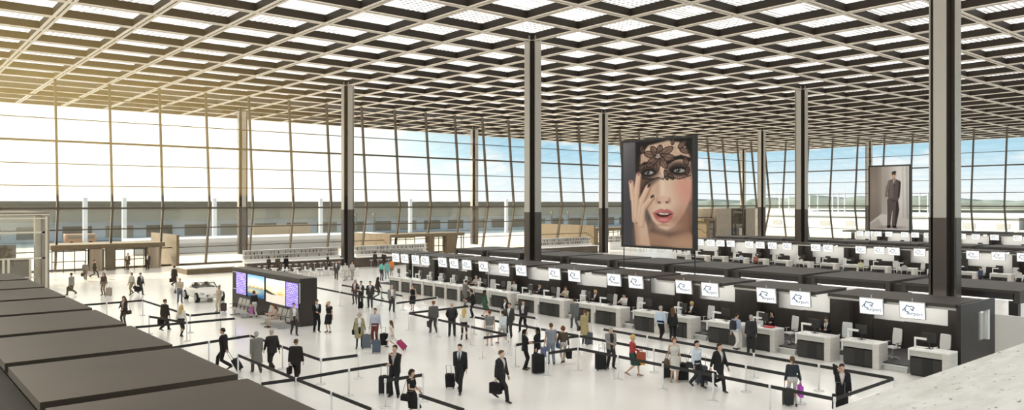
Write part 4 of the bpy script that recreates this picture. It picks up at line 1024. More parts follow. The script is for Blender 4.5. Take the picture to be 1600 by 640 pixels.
# ------------------------------------------------------------------ belt barriers
M_beltk = mat('barrier_belt', (.018,.017,.016), .7)
M_post = mat('barrier_post', (.82,.81,.79), .4, .0)
M_acr = mat('barrier_base', (.76,.76,.74), .25, 0)
def post_mesh():
    mb = MB(); mb.tube([(0,0,.03),(0,0,.96)], .032, 12); return mb.mesh('pole', True)
pm = post_mesh(); pm.materials.append(M_post)
mb = MB(); mb.tube([(0,0,0),(0,0,.018),(0,0,.03)], [.19,.19,.05], 20); bm_ = mb.mesh('base', True); bm_.materials.append(M_acr)
mb = MB(); mb.tube([(0,0,.85),(0,0,.985),(0,0,1.0)], [.045,.045,.03], 12); hm_ = mb.mesh('belt_head', True); hm_.materials.append(M_post)
POSTS = []
def near_post(p):
    for q, o in POSTS:
        if (Vector((q.x, q.y))-Vector((p.x, p.y))).length < .7: return o, q
    return None
def barrier(a, b, n, where, skip=()):
    A, Bp = at(*a, .93), at(*b, .93); prev = None
    for i in range(n+1):
        p = A.lerp(Bp, i/n); p.z = 0; e = near_post(p)
        if e: o, p = e[0], e[1].copy()
        else:
            pos = 'at left end of' if i == 0 else 'at right end of' if i == n else ORD[i]+' from left in'
            o = thing('barrier_post', f'pale post {pos} the {where}', 'barrier post', p, 0, 'queue belt posts')
            for nm, me in (('pole', pm), ('base', bm_), ('belt_head', hm_)):
                c = bpy.data.objects.new(nm, me); COL.objects.link(c); c.parent = o
            POSTS.append((p.copy(), o))
        if prev is not None:
            po, pp = prev; v = p-pp; mb = MB(); d = v.normalized(); mb.bar(d*.045+Vector((0,0,.925)), v-d*.045+Vector((0,0,.925)), .012, .115); mb.build('belt', M_beltk, po)
        BELTS.append((prev[1], p.copy())) if prev else None
        prev = (o, p)
barrier((942,514), (1397,591), 5, 'belt of the right-hand queue closest to the desks')
barrier((741,495), (905,524.5), 3, 'middle belt in front of the green dress')
barrier((905,524.5), (1251,588.5), 5, 'long middle belt of the right-hand queue')
barrier((903,544), (1304,623), 5, 'front belt of the right-hand queue')
barrier((1304,623), (1397,591), 1, 'belt closing the queue at the stone ledge')
barrier((733,478), (838,497), 2, 'belt right below the desks in mid hall')
barrier((638.5,489), (793,522.5), 3, 'belt behind the blond woman in the white top')
barrier((638.5,489), (723,477.5), 1, 'belt running to the grey-suited man at the desk')
barrier((754,527.5), (793,522.5), 1, 'short belt by the man in shorts')
barrier((805,538.5), (899,524.5), 2, 'belt beside the two women in black')
barrier((855,551.5), (903,544), 1, 'short belt behind the couple with the blue bag')
barrier((534,445), (630,462), 3, 'farthest queue belt, near the group of four')
barrier((495,449), (618,473.5), 3, 'belt passing in front of the group of four')
barrier((618,473.5), (683,464.5), 1, 'belt below the woman in the black dress')
barrier((391,524), (501.5,562), 2, 'belt running behind the two men in suits')
barrier((255,545), (391,524), 2, 'belt behind the man pulling a trolley')
barrier((501.5,562), (560,554.5), 1, 'short belt below the beige coat')
barrier((372,554.5), (463,592), 1, 'belt in front of the two men in suits')
barrier((463,592), (583,640), 2, 'belt leading to the bottom of the picture')
barrier((406,599.5), (607,568), 3, 'belt crossing behind the man with the briefcase')
barrier((602,594), (661,585), 1, 'short belt behind the foreground woman')
barrier((654,616.5), (728,641), 1, 'foreground belt below the suited man with the trolley')
barrier((107,478), (223,469), 2, 'farthest left belt near the entrance')
barrier((223,469), (297,492.5), 1, 'belt before the man with the striped top')
barrier((297,492.5), (345,488), 1, 'belt in front of the white car')
barrier((210,511), (368,497), 2, 'belt behind the blond woman walking away')
barrier((233,494), (271,506), 1, 'short belt behind the briefcase man at left')
barrier((107,478), (128,489), 1, 'short belt beside the sloping roof panels')
# ------------------------------------------------------------------ entrance halls along the forecourt facade
YV = 43.3
M_door = glass_mat('door_glass', (.96,.95,.92), .08)
def box_part(nm, a, b, m, root, bev=0): mb = MB(); mb.box(a, b); return mb.build(nm, m, root, False, bev)
def porch(label, l, r, h0, h1, pillars, walls, doors):
    xl, xr = aty(l, YV), aty(r, YV); t = thing('entrance_porch', label, 'entrance', (xl, YV, 0)); X = lambda px: aty(px, YV)-xl
    box_part('roof_fascia', (0,0,h0), (xr-xl,5,h1), M_wood, t)
    for a, b in pillars: box_part('pillar', (X(a),-.12,0), (X(b),.9,h0), M_wood, t)
    for px, ln, hh in walls: box_part('side_wall', (X(px)-.15,-.2,0), (X(px)+.15,ln,hh), M_wood, t)
    for a, b, n in doors:
        f = MB(); xa, xb = X(a), X(b)
        for k in range(n+1): x = xa+(xb-xa)*k/n; f.box((x-.04,.28,0), (x+.04,.36,h0))
        f.box((xa,.28,1.02), (xb,.36,1.1)); f.box((xa,.28,h0-.1), (xb,.36,h0)); fr = f.build('door_frame', M_mull, t)
        g = MB(); g.box((xa,.31,.03), (xb,.33,h0)); g.build('door_glass', M_door, fr)
    return t, X, h0
t, X, h0 = porch('wide entrance porch with two revolving doors on the left side of the hall', 79, 258, 2.28, 2.75, [(167,179)], [(277,9.5,3.5)], [(82,135,3),(181,226,3)])
for i, (a, b) in enumerate(((138,166),(228,254))):
    cx = (X(a)+X(b))/2; R = (X(b)-X(a))/2*.95; d = bpy.data.objects.new('revolving_door', None); COL.objects.link(d); d.parent = t; d.location = (cx, .6, 0)
    m = MB()
    for s0 in (0.5, 3.64):
        pts = [(R*math.cos(s0+k*.27), R*math.sin(s0+k*.27)) for k in range(9)]
        for p, q in zip(pts, pts[1:]): m.add([(p[0],p[1],0),(q[0],q[1],0),(q[0],q[1],2.25),(p[0],p[1],2.25)], [(0,1,2,3)])
    m.build('drum_wall', mat('bronze_glass', (.33,.27,.20), .25, .2), d)
    m = MB()
    for k in range(4): a2 = .4+k*math.pi/2; m.bar((0,0,1.1), (R*.95*math.cos(a2), R*.95*math.sin(a2), 1.1), .03, 2.1)
    m.build('wing', M_door, d)
    m = MB(); m.tube([(0,0,0),(0,0,2.25)], .05, 10); m.build('centre_post', M_mull, d)
t, X, h0 = porch('second entrance porch with a bronze fascia behind the far check-in signs', 609, 726, 2.40, 2.82, [(670,678),(697,712)], [(609,13,2.82)], [(622,650,2),(679,696,2)])
for px in (719, 722.5):
    box_part('door_post', (X(px)-.05,-.3,0), (X(px)+.05,-.2,h0), M_mull, t)
t, X, h0 = porch('third entrance porch half hidden behind the first check-in island', 927, 1010, 2.45, 2.85, [(927,934)], [(927.5,16,3.35)], [(936,948,2),(953,975,3)])
t, X, h0 = porch('entrance porch between the woman poster and the tan kiosk block', 1100, 1118, 3.6, 4.1, [(1104,1108)], [(1103,9,4.1)], [(1109,1117,1)])
# tall kiosk block at the far corner
xl, xr = aty(1119.5, YV), aty(1183, YV); t = thing('kiosk_block', 'tall two-storey tan block with shop windows in the far corner of the hall', 'kiosk', (xl, YV, 0)); X = lambda px: aty(px, YV)-xl
box_part('wall_panel', (0,0,0), (X(1143),6,5.95), M_tan, t); box_part('wall_panel', (X(1165),0,0), (xr-xl,6,5.95), M_tan, t); box_part('wall_panel', (X(1143),1.2,0), (X(1165),6,5.95), M_wood, t)
f = MB()
for a, b in (((X(1143.5),-.05,.0),(X(1144.6),.12,5.7)),((X(1164),-.05,0),(X(1165),.12,5.7))): f.box(a, b)
for z in (2.1, 4.1, 5.6): f.box((X(1143.5),-.05,z), (X(1165),.12,z+.12))
f.build('window_frame', M_dark, t); box_part('window_pane', (X(1144.6),.3,.0), (X(1164),.34,5.6), M_door, t)
box_part('display_cabinet', (X(1152),.5,.2), (X(1158),1.0,2.0), M_dark, t); box_part('display_cabinet', (X(1159),.5,.2), (X(1163),1.0,2.0), M_white, t)
box_part('corner_strip', (X(1179.5),-.08,0), (X(1182),.0,5.9), M_frame, t)
# glazed gate house at the left edge
YG = 28.0; xr = aty(77, YG); xl = xr-26; t = thing('glazed_gatehouse', 'pale framed glass gatehouse at the left edge of the hall', 'gatehouse', (xr, YG, 0)); X = lambda px: aty(px, YG)-xr
box_part('corner_pillar', (X(65),-.1,0), (0,1.2,6.15), M_tan, t); box_part('corner_pillar', (X(56),.3,0), (X(65),1.0,6.0), M_frame, t)
box_part('roof_band', (-26,0,5.95), (0,12,6.25), M_tan, t); box_part('roof_trim', (-26,-.12,5.70), (X(71),.05,5.80), M_frame, t); box_part('roof_trim', (-26,-.12,6.0), (X(77),.05,6.1), M_frame, t)
for z in (2.45, 4.55): box_part('glazing_bar', (-26,-.1,z), (X(72),.05,z+.12), M_frame, t)
for px in (5, 13, 47, 72): box_part('glazing_post', (X(px)-.08,-.14,0), (X(px)+.08,.05,2.5 if px < 60 else 5.9), M_frame, t)
for z in (.95, .35): box_part('guard_rail', (-26,-.2,z), (X(55),-.12,z+.08), M_frame, t)
box_part('glazing', (-26,.0,.1), (X(65),.03,5.9), M_door, t); box_part('inner_wall', (-26,5,0), (X(40),5.3,3.4), M_tan, t); box_part('inner_wall', (X(16),2.2,0), (X(56),2.4,2.35), M_tan, t)
# ------------------------------------------------------------------ bars and shelves in front of the facade
def shelf(label, l, r, seed):
    Y = 34.0; xl, xr = aty(l, Y), aty(r, Y); W = xr-xl; t = thing('back_bar_shelf', label, 'shelf', (xl, Y, 0))
    mb = MB(); mb.box((0,.3,.0), (W,.36,2.05)); mb.build('back_panel', M_offw, t)
    for z in (1.10, 1.56, 2.02): mb = MB(); mb.box((0,-.05,z), (W,.3,z+.04)); mb.build('shelf_board', M_white, t)
    mb = MB(); mb.box((0,-.05,0), (W,.3,1.10)); mb.build('base_cabinet', M_white, t)
    R = random.Random(seed)
    for z in (1.14, 1.60):
        x = .25
        while x < W-.2:
            if R.random() < .82: BOT.append((xl+x, Y+.1, z, R.random(), label))
            x += R.uniform(.30, .62)
BOT = []
shelf('long white two-tier bottle shelf left of the free standing column', 381, 531, 1)
shelf('white two-tier bottle shelf right of the free standing column', 556, 668, 2)
shelf('white two-tier bottle shelf seen just right of the nearest mid-hall column', 845, 924, 3)
shelf('short white bottle shelf beside the woman portrait poster', 952, 973, 4)
mb = MB(); mb.tube([(0,0,0),(0,0,.2),(0,0,.26),(0,0,.36)], [.055,.055,.02,.02], 10); bme = mb.mesh('bottle', True); bme.materials.append(mat('bottle_dark', (.05,.035,.02), .2))
BG = {'left': 'bottles on the shelf left of the free standing column'}
for i, (x, y, z, r, lab) in enumerate(BOT):
    o = bpy.data.objects.new('bottle', bme); COL.objects.link(o); o.location = (x, y, z); o.scale = (1,1,.8+.35*r)
    o.material_slots[0].link = 'OBJECT'; o.material_slots[0].material = [mat('bottle_dark', (0,0,0)), mat('bottle_amber', (.22,.10,.04), .2), mat('bottle_grey', (.28,.27,.25), .3)][int(r*2.99)]
    tag(o, 'small bottle on the '+lab, 'bottle', 'bottles on the '+lab)
def counter(label, l, r, ends=True):
    Y = 30.0; xl, xr = aty(l, Y), aty(r, Y); W = xr-xl; t = thing('bar_counter', label, 'bar counter', (xl, Y, 0))
    mb = MB(); mb.box((0,0,0), (W,.6,1.02)); mb.build('front', noisy(mat('bar_bronze', (.12,.09,.065), .5), 1, .15), t)
    mb = MB(); mb.box((-.1,-.22,1.02), (W+.1,.7,1.10)); mb.build('worktop', M_white, t)
counter('long bronze bar counter with a white top left of the free standing column', 386, 534)
counter('bronze bar counter with a white top right of the free standing column', 556, 660)
counter('bar counter seen over the first island roofs, right of the mid-hall column', 845, 934)
def stool(): 
    t = thing('bar_stool', 'x', 'bar stool')
    mb = MB(); mb.tube([(0,0,.74),(0,0,.80)], .18, 14); mb.build('seat', M_white, t, True)
    mb = MB(); mb.tube([(0,0,.03),(0,0,.74)], .03, 8); mb.build('stem', M_steel, t); mb = MB(); mb.tube([(0,0,0),(0,0,.03)], .21, 14); mb.build('base', M_steel, t)
    return t
st0 = None; k = 0
for l, r, n, w in ((405,530,14,'left bar counter'),(580,612,7,'bar counter right of the free standing column')):
    for i in range(n):
        x = aty(l+(r-l)*i/(n-1), 29.2); lab = f'white stool, {ORD[i]} from the left at the {w}'
        if st0 is None: st0 = stool(); st0.location = (x,29.2,0); st0['label'] = lab; st0['group'] = 'stools at the bar counters'
        else: dup(st0, (x,29.2,0), None, lab, 'stools at the bar counters')
def cafe_table():
    t = thing('cafe_table', 'x', 'table'); mb = MB(); mb.tube([(0,0,.72),(0,0,.75)], .42, 20); mb.build('table_top', M_white, t)
    mb = MB(); mb.tube([(0,0,.03),(0,0,.72)], .04, 8); mb.build('pedestal', M_steel, t); mb = MB(); mb.tube([(0,0,0),(0,0,.03)], .28, 16); mb.build('base', M_steel, t); return t
def cafe_chair():
    t = thing('cafe_chair', 'x', 'chair'); mb = MB(); mb.box((-.2,-.2,.43), (.2,.2,.46)); mb.build('seat', M_white, t, False, .01)
    mb = MB(); mb.box((-.2,.18,.46), (.2,.21,.84)); mb.build('backrest', M_white, t, False, .01)
    for a in (-1,1):
        for b in (-1,1): mb = MB(); mb.bar((a*.17,b*.17,0), (a*.17,b*.17,.43), .03); mb.build('leg', M_steel, t)
    return t
tb, ch = cafe_table(), cafe_chair(); first = True; k = 0
TBL = [(412,433),(428,431),(446,433),(463,430),(480,434),(500,431),(520,429),(545,432),(985,390),(1000,391),(1016,390),(1034,391)]
for i, (px, py) in enumerate(TBL):
    p = at(px, py) if i < 8 else Vector((*at(px, py+2)[:2], 0)); w = 'behind the display board' if i < 8 else 'below the woman poster'; n = ORD[i if i < 8 else i-8]
    if i == 0: tb.location = p; tb['label'] = f'small round white table in the cafe {w}, {n} from the left'; tb['group'] = 'cafe tables'
    else: dup(tb, p, None, f'small round white table in the cafe {w}, {n} from the left', 'cafe tables')
    for j, (dx, dy, rz) in enumerate(((.72,0,-math.pi/2),(-.72,.1,math.pi/2))):
        lab = f'white cafe chair at the {"right" if j==0 else "left"} of the {n} small table {w}'
        if first: ch.location = p+Vector((dx,dy,0)); ch.rotation_euler = (0,0,rz); ch['label'] = lab; ch['group'] = 'cafe chairs'; first = False
        else: dup(ch, p+Vector((dx,dy,0)), rz, lab, 'cafe chairs')
# ------------------------------------------------------------------ outside: forecourt buildings, pylons, hills
M_out1 = mat('far_band_dark', (.235,.195,.14), .8); M_out2 = mat('far_band_light', (.38,.33,.25), .7); M_ow = mat('far_white', (.68,.71,.75), .7)
YO = 112.0
t = thing('terminal_building', 'long flat-roofed building with a grey upper band across the forecourt', 'building', (0, YO, 0))
xl, xr = aty(-60, YO), aty(1000, YO)
box_part('roof_band', (xl,0,6.1), (xr,20,7.35), M_out1, t); box_part('upper_storey', (xl,.5,3.6), (xr,19,6.1), M_out2, t); box_part('lower_storey', (xl,3,0), (xr,18,3.6), M_ow, t)
for i in range(24):
    x = xl+(xr-xl)*(i+.5)/24; box_part('window_bay', (x-2.6,2.9,.5), (x+2.2,3.05,2.7), M_out1 if i % 3 else M_out2, t)
for px in (133,194,335,501,641,791):
    x = aty(px, 96); o = box_part('white_pylon', (-.32,-.3,0), (.32,.3,7.9), M_ow, None); o.location = (x,96,0)
    tag(o, f'white pylon on the forecourt, {ORD[(133,194,335,501,641,791).index(px)]} from the left', 'pylon', 'white forecourt pylons')
for i, px in enumerate((862,888,1102,556,585)):
    x = aty(px, 104); mb = MB(); mb.tube([(0,0,0),(0,0,4.6)], .18, 8); mb.box((-.3,-.3,4.3), (.3,.3,4.75)); o = mb.build('bollard_light', M_out1); o.location = (x,104,0)
    tag(o, f'dark lamp post on the apron, {ORD[i]} counted from the mid-hall column', 'lamp post', 'apron lamp posts')
t = thing('access_ramp', 'white curving access ramp with a glass balustrade beyond the facade', 'ramp', (aty(395, 66), 66, 0)); w = aty(485, 66)-aty(395, 66)
box_part('deck', (-16,0,1.4), (w+14,7,2.0), M_ow, t); box_part('balustrade', (0,-.1,2.3), (w,.05,3.75), M_out2, t); box_part('support_wall', (-16,1,0), (w+14,6,1.4), M_ow, t)
def bus(label, px, y, col):
    t = thing('parked_van', label, 'van', (aty(px, y), y, 0)); box_part('body', (0,0,.4), (4.6,1.9,1.9), mat('bus_'+col[0], col[1], .5), t, .1); box_part('window_band', (.3,-.03,1.15), (4.3,0,1.7), M_out1, t)
    for x in (.9, 3.7): mb = MB(); mb.tube([(x,-.05,.35),(x,.3,.35)], .35, 14); mb.build('wheel', M_black, t)
bus('reddish van parked across the forecourt at the far left', 102, 98, ('red', (.50,.28,.18)))
# far side (right): white hangar buildings and wooded hills
XO = 190.0
t = thing('hangar_building', 'long low white building beyond the far facade', 'building', (XO, 0, 0))
ya, yb = atx(1195, XO), atx(1592, XO); mb = MB(); mb.box((0,yb,0), (30,ya,3.2)); mb.build('hall', M_ow, t)
mb = MB(); mb.box((-.8,yb-4,3.2), (31,ya,4.0)); mb.build('roof_edge', M_ow, t)
for i in range(9): y = yb+(ya-yb)*(i+.5)/9; mb = MB(); mb.box((-.1,y-2.0,.2), (0,y+1.2,1.6)); mb.build('dark_opening', mat('far_grey', (.42,.43,.44), .8), t)
mb = MB(); mb.box((XO-6,yb-60,0), (XO+20,yb-6,3.4)); tag(mb.build('dark_shed', mat('shed_dark', (.09,.085,.08), .8)), 'dark low shed right of the white building outside', 'shed')
for i, px in enumerate((1218,1233,1265,1278,1301,1310,1320,1437,1450)):
    y = atx(px, 230); mb = MB(); mb.tube([(0,0,0),(0,0,10.5)], .24, 8); o = mb.build('flag_mast', M_ow); o.location = (230, y, 0)
    tag(o, f'slim white mast outside the far facade, {ORD[i]} from the left', 'mast', 'white masts outside the far facade')
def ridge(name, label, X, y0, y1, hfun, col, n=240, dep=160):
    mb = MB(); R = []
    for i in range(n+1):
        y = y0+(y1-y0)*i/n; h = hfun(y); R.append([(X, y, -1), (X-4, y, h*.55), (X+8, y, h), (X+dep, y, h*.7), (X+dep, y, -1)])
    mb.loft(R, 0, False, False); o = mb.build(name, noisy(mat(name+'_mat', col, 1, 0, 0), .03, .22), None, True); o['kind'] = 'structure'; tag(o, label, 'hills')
nz = lambda y, f, s: math.sin(y*f+s)*.5+math.sin(y*f*2.3+s*1.7)*.3+math.sin(y*f*5.1+s*.6)*.2
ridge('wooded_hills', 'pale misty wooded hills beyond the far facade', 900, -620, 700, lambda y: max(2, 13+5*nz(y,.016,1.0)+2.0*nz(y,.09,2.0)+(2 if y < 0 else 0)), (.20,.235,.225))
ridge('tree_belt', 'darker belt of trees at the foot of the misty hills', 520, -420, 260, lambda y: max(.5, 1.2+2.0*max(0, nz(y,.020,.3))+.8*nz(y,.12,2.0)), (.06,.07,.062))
# ------------------------------------------------------------------ the people in the hall
K, G, LG, TAN, BR, NV, W_, LB = (.018,.017,.018), (.12,.115,.11), (.33,.32,.30), (.38,.30,.19), (.09,.06,.04), (.02,.025,.05), (.75,.74,.71), (.42,.50,.62)
P = person
# left part of the hall
r, h = P('man in a light grey jacket walking left with a travel bag near the left entrance', 112, 461, 1.76, 'm', 285, 'carry', 'open', (.30,.28,.24), (.16,.13,.10), hc='b'); make_case(h, 'L', 'brown travel bag carried by the man in the light grey jacket', (.14,.10,.07), 'bag')
r, h = P('man in grey standing outside the left revolving door', 133.5, 438, 1.76, 'm', 160, 'stroll', 'shirt', (.22,.20,.17), (.20,.17,.13)); make_case(h, 'R', 'dark bag held by the man in grey at the left revolving door', (.05,.04,.03), 'bag')
r, h = P('man in a dark jacket walking towards the left revolving door', 147, 434, 1.78, 'm', 60, 'walk', 'open', (.06,.05,.04), (.10,.08,.06))
r, h = P('woman with long hair in a brown top wheeling a light suitcase near the left entrance', 162, 461, 1.72, 'f', 185, 'holdl', 'blouse', (.10,.07,.05), (.24,.18,.12), 'long', 'n'); make_trolley('suitcase', 'light suitcase beside the long-haired woman in the brown top', (.34,.29,.22), at(168.5,463), h['rz'])
r, h = P('woman in a pale striped top and olive trousers in front of the porch', 206, 460, 1.72, 'f', 200, 'stroll', 'blouse', (.55,.50,.40), (.26,.21,.10), 'bob', 'n'); make_case(h, 'L', 'dark round bag carried by the woman in olive trousers', (.06,.045,.035), 'handbag')
r, h = P('man in dark clothes striding with a black case in front of the porch', 219, 460, 1.74, 'm', 110, 'carryr', 'suit', (.045,.04,.035), None); make_case(h, 'R', 'black case carried by the striding man in front of the porch', (.03,.026,.024), 'suit')
P('man in a brown coat standing outside behind the porch glass, left one of two', 200, 421, 1.75, 'm', 190, 'stand', 'coat', (.13,.09,.06), None)
P('man in a dark coat standing outside behind the porch glass, right one of two', 231, 421, 1.75, 'm', 175, 'stand', 'coat', (.06,.045,.035), None)
r, h = P('man in a dark brown coat walking away with a briefcase left of the white car', 272, 447, 1.80, 'm', 20, 'carry', 'coat', (.055,.04,.03), None); make_case(h, 'L', 'dark briefcase carried by the man in the brown coat left of the white car', (.045,.033,.025))
r, h = P('man in a striped shirt and jeans standing left of the white car', 281, 473, 1.76, 'm', 150, 'hold', 'shirt', (.50,.44,.33), (.12,.14,.18), 'short', 'y'); shoulder_bag(h, 'R', 'brown shoulder bag of the man in jeans left of the white car', (.13,.09,.06))
r, h = P('woman in a beige outfit standing in front of the white car', 342, 487, 1.70, 'f', 190, 'cross', 'shirt', (.52,.44,.31), (.56,.48,.36), 'tail', 'r'); make_trolley('suitcase', 'dark suitcase behind the beige woman at the white car', (.10,.08,.07), at(348,487), h['rz'], 0, .85)
r, h = P('woman in a dark jacket beside the tip of the sloping roof panel', 194, 509, 1.72, 'f', 190, 'hold', 'open', (.05,.04,.035), (.09,.07,.055), 'long', 'n', shirt=(.5,.42,.3)); shoulder_bag(h, 'L', 'dark handbag on the arm of the woman by the roof panel', (.05,.04,.03))
r, h = P('man in a dark suit walking away with a wide briefcase beside the blond woman', 257, 517, 1.82, 'm', 25, 'carry', 'suit', (.04,.03,.025), None, hc='n'); make_case(h, 'L', 'wide dark briefcase of the suited man beside the blond woman at left', (.045,.03,.022))
P('blond woman in a white top and black trousers walking away at left', 280.5, 527, 1.72, 'f', 5, 'stroll', 'blouse', (.78,.74,.64), (.03,.026,.022), 'long', 'y', legs='slim')
r, h = P('man in a black suit striding left while pulling a small trolley', 350, 578, 1.84, 'm', 272, 'pulll', 'suit', (.025,.021,.02), None, hc='b', tie=(.3,.3,.3)); pull(h, 'L', 'small black trolley pulled by the man striding left', (.03,.03,.03), .85)
P('grey-haired man in a grey coat walking away beside a man in a dark suit', 401, 584, 1.83, 'm', 330, 'walk', 'coat', (.20,.19,.17), (.10,.09,.08), hc='g')
P('man in a charcoal suit walking left beside the man in the grey coat', 425, 579, 1.82, 'm', 320, 'walk2', 'suit', (.035,.03,.028), None, hc='g')
r, h = P('person in a black suit walking away with a big briefcase in the foreground', 462, 599, 1.80, 'm', 2, 'carry', 'suit', (.028,.022,.02), None, hc='n'); make_case(h, 'L', 'big black briefcase carried by the figure in the black suit in the foreground', (.022,.018,.016), 'briefcase')
P('woman in a grey cardigan standing at the corner of the display board', 459, 523, 1.74, 'f', 150, 'stroll', 'open', (.26,.24,.21), (.05,.042,.036), 'bun', 'n')
P('man in a black suit beside the right end of the display board', 494.5, 518, 1.78, 'm', 150, 'hold', 'suit', K, None, tie=(.1,.1,.1))
P('woman in a black dress on the phone right of the display board', 514, 519, 1.70, 'f', 200, 'phone', 'tshirt', K, None, 'bun', 'y', legs='dress')
r, h = P('woman in a dark top and white trousers with a purple bag by the waiting seats', 397, 496, 1.68, 'f', 320, 'stroll', 'blouse', (.035,.032,.035), (.74,.72,.68), 'bob', 'n'); make_case(h, 'L', 'purple shopping bag beside the waiting seats', (.50,.16,.42), 'shopper')
P('woman in beige sitting on the waiting seats under the display board', 0, 0, 1.68, 'f', 0, 'sit', 'tshirt', (.50,.38,.30), (.52,.40,.31), 'long', 'r', loc=(bx-1.02, atx(431, bx-1), 0), rz=math.pi/2)
P('man in a grey suit far away near the bar', 525.5, 437, 1.76, 'm', 170, 'stroll', 'suit', (.09,.08,.075), None)
P('pale dressed person beside the free standing column, left one of two', 540, 438, 1.72, 'm', 200, 'walk', 'shirt', (.62,.60,.56), (.5,.48,.44))
P('pale dressed person beside the free standing column, right one of two', 550, 437, 1.72, 'f', 150, 'stroll2', 'blouse', (.55,.52,.48), (.34,.32,.3), 'bob', 'b')
# the group of four and their neighbours
r, h = P('woman in a brown jacket over white at the left of the group of four', 555, 475, 1.72, 'f', 190, 'holdl', 'open', (.10,.05,.045), (.13,.11,.10), 'long', 'g', shirt=W_); make_case(h, 'L', 'faded pink bag held by the woman at the left of the group of four', (.55,.33,.33), 'bag')
r, h = P('man in a dark waistcoat with white sleeves in the group of four', 564, 480, 1.78, 'm', 185, 'cross', 'vest', (.05,.048,.046), (.05,.048,.046)); make_trolley('suitcase', 'black case standing at the feet of the man in the waistcoat', K, at(563.5,482), h['rz']+math.pi, 0, .7, False)
P('man in a dark grey suit in the group of four', 578.5, 481, 1.80, 'm', 175, 'stand', 'suit', (.055,.05,.048), None, tie=(.3,.28,.26))
P('woman with dark hair walking off at the right of the group of four', 590, 468, 1.72, 'f', 60, 'walk', 'open', (.06,.04,.035), (.09,.075,.07), 'long', 'b')
P('man in a pale grey waistcoat walking by the far desks', 612, 487, 1.76, 'm', 160, 'stroll', 'open', (.28,.26,.24), (.06,.055,.052), hc='g')
P('woman in a sleeveless black dress by the far queue belt', 645, 485, 1.74, 'f', 185, 'stroll', 'tank', K, None, 'bob', 'b', legs='dress')
P('person in a turquoise top near the far end of the first check-in island', 596, 438, 1.72, 'f', 20, 'stand', 'tshirt', (.13,.55,.45), (.06,.06,.07), 'short', 'b')
P('person in a turquoise and grey jacket near the far end of the first check-in island', 605, 436, 1.74, 'm', 340, 'stroll', 'open', (.22,.48,.44), (.28,.40,.44), shirt=(.1,.1,.14))
P('person in a bright orange top behind the far check-in desks', 612, 432, 1.70, 'm', 0, 'stand', 'tshirt', (.80,.24,.05), (.3,.2,.15))
r, h = P('woman in an olive beige coat and jeans with a trolley', 561.5, 544, 1.74, 'f', 165, 'holdl', 'coat', (.36,.30,.155), (.05,.06,.075), 'bob', 'g', legs='slim'); make_trolley('suitcase', 'slate grey trolley beside the olive beige coat', (.13,.15,.17), at(573,545), h['rz'], 0, 1.05); shoulder_bag(h, 'R', 'black shoulder bag of the woman in the olive beige coat', K)
r, h = P('man in a pale blue shirt and dark red trousers among suitcases', 586, 537, 1.78, 'm', 185, 'holdl', 'shirt', (.50,.54,.62), (.17,.045,.04), hc='k'); make_trolley('suitcase', 'blue-grey suitcase in front of the man in dark red trousers', (.10,.125,.16), at(588,552), h['rz']+.2, 0, .95); make_trolley('suitcase', 'black suitcase right of the man in dark red trousers', K, at(599,541), h['rz'], 0, .95)
r, h = P('girl in a white dress pulling a pink trolley', 612, 543, 1.38, 'f', 285, 'pulll', 'tshirt', (.78,.74,.68), (.7,.66,.6), 'long', 'n', legs='dress'); make_trolley('trolley_case', 'pink trolley tilted behind the girl in white', (.40,.05,.13), at(632,547), head2rot(285), .80, .80)
r, h = P('man in a grey suit walking away with a dark bag in mid hall', 671, 522, 1.84, 'm', 340, 'carry', 'suit', (.115,.11,.105), None, hc='r'); make_case(h, 'L', 'dark bag carried by the man in the grey suit in mid hall', (.06,.055,.055), 'bag')
r, h = P('man in a black leather jacket seen from behind left of the blond woman', 706, 526, 1.80, 'm', 0, 'hip', 'open', (.045,.043,.043), (.035,.033,.033), 'bald', legs='trousers'); backpack(h, 'black backpack on the man in the leather jacket', (.04,.038,.038))
P('woman with long golden hair in a white top walking away in mid hall', 725, 532, 1.74, 'f', 4, 'walk2', 'blouse', (.80,.78,.72), K, 'long', 'y', legs='slim')
P('woman in a black suit with an outstretched hand behind the golden-haired woman', 739, 496, 1.74, 'f', 255, 'reach', 'suit', K, K, 'bob', 'b')
r, h = P('woman in a green dress near the desks in mid hall', 757, 495, 1.70, 'f', 60, 'stroll', 'blouse', (.045,.12,.08), None, 'long', 'b', legs='dress')
P('man in a grey t-shirt and shorts seen from behind', 765, 541, 1.80, 'm', 355, 'stroll', 'tshirt', (.20,.21,.20), (.55,.52,.47), hc='r', legs='shorts', shoe=(.4,.38,.35))
r, h = P('person in a white top and pale shorts walking right behind the t-shirt man', 786, 538, 1.76, 'f', 330, 'walk', 'blouse', (.66,.70,.72), (.42,.42,.42), 'tail', 'b', legs='shorts', shoe=(.2,.1,.1))
P('man in a dark suit standing behind the person in the white top', 796, 527, 1.80, 'm', 200, 'stand', 'suit', (.05,.048,.046), None)
P('woman in dark clothes in a tight group beside the man in the dark suit', 787, 512, 1.70, 'f', 220, 'hold', 'open', K, K, 'long', 'b')
P('man in a mid-grey suit talking at the check-in desk in mid hall', 726, 478, 1.78, 'm', 60, 'reach', 'suit', (.17,.155,.145), None)
P('man in a black jacket and white shirt stepping near the two women in black', 818, 517, 1.78, 'm', 200, 'walk2', 'open', (.035,.032,.032), K, shirt=W_)
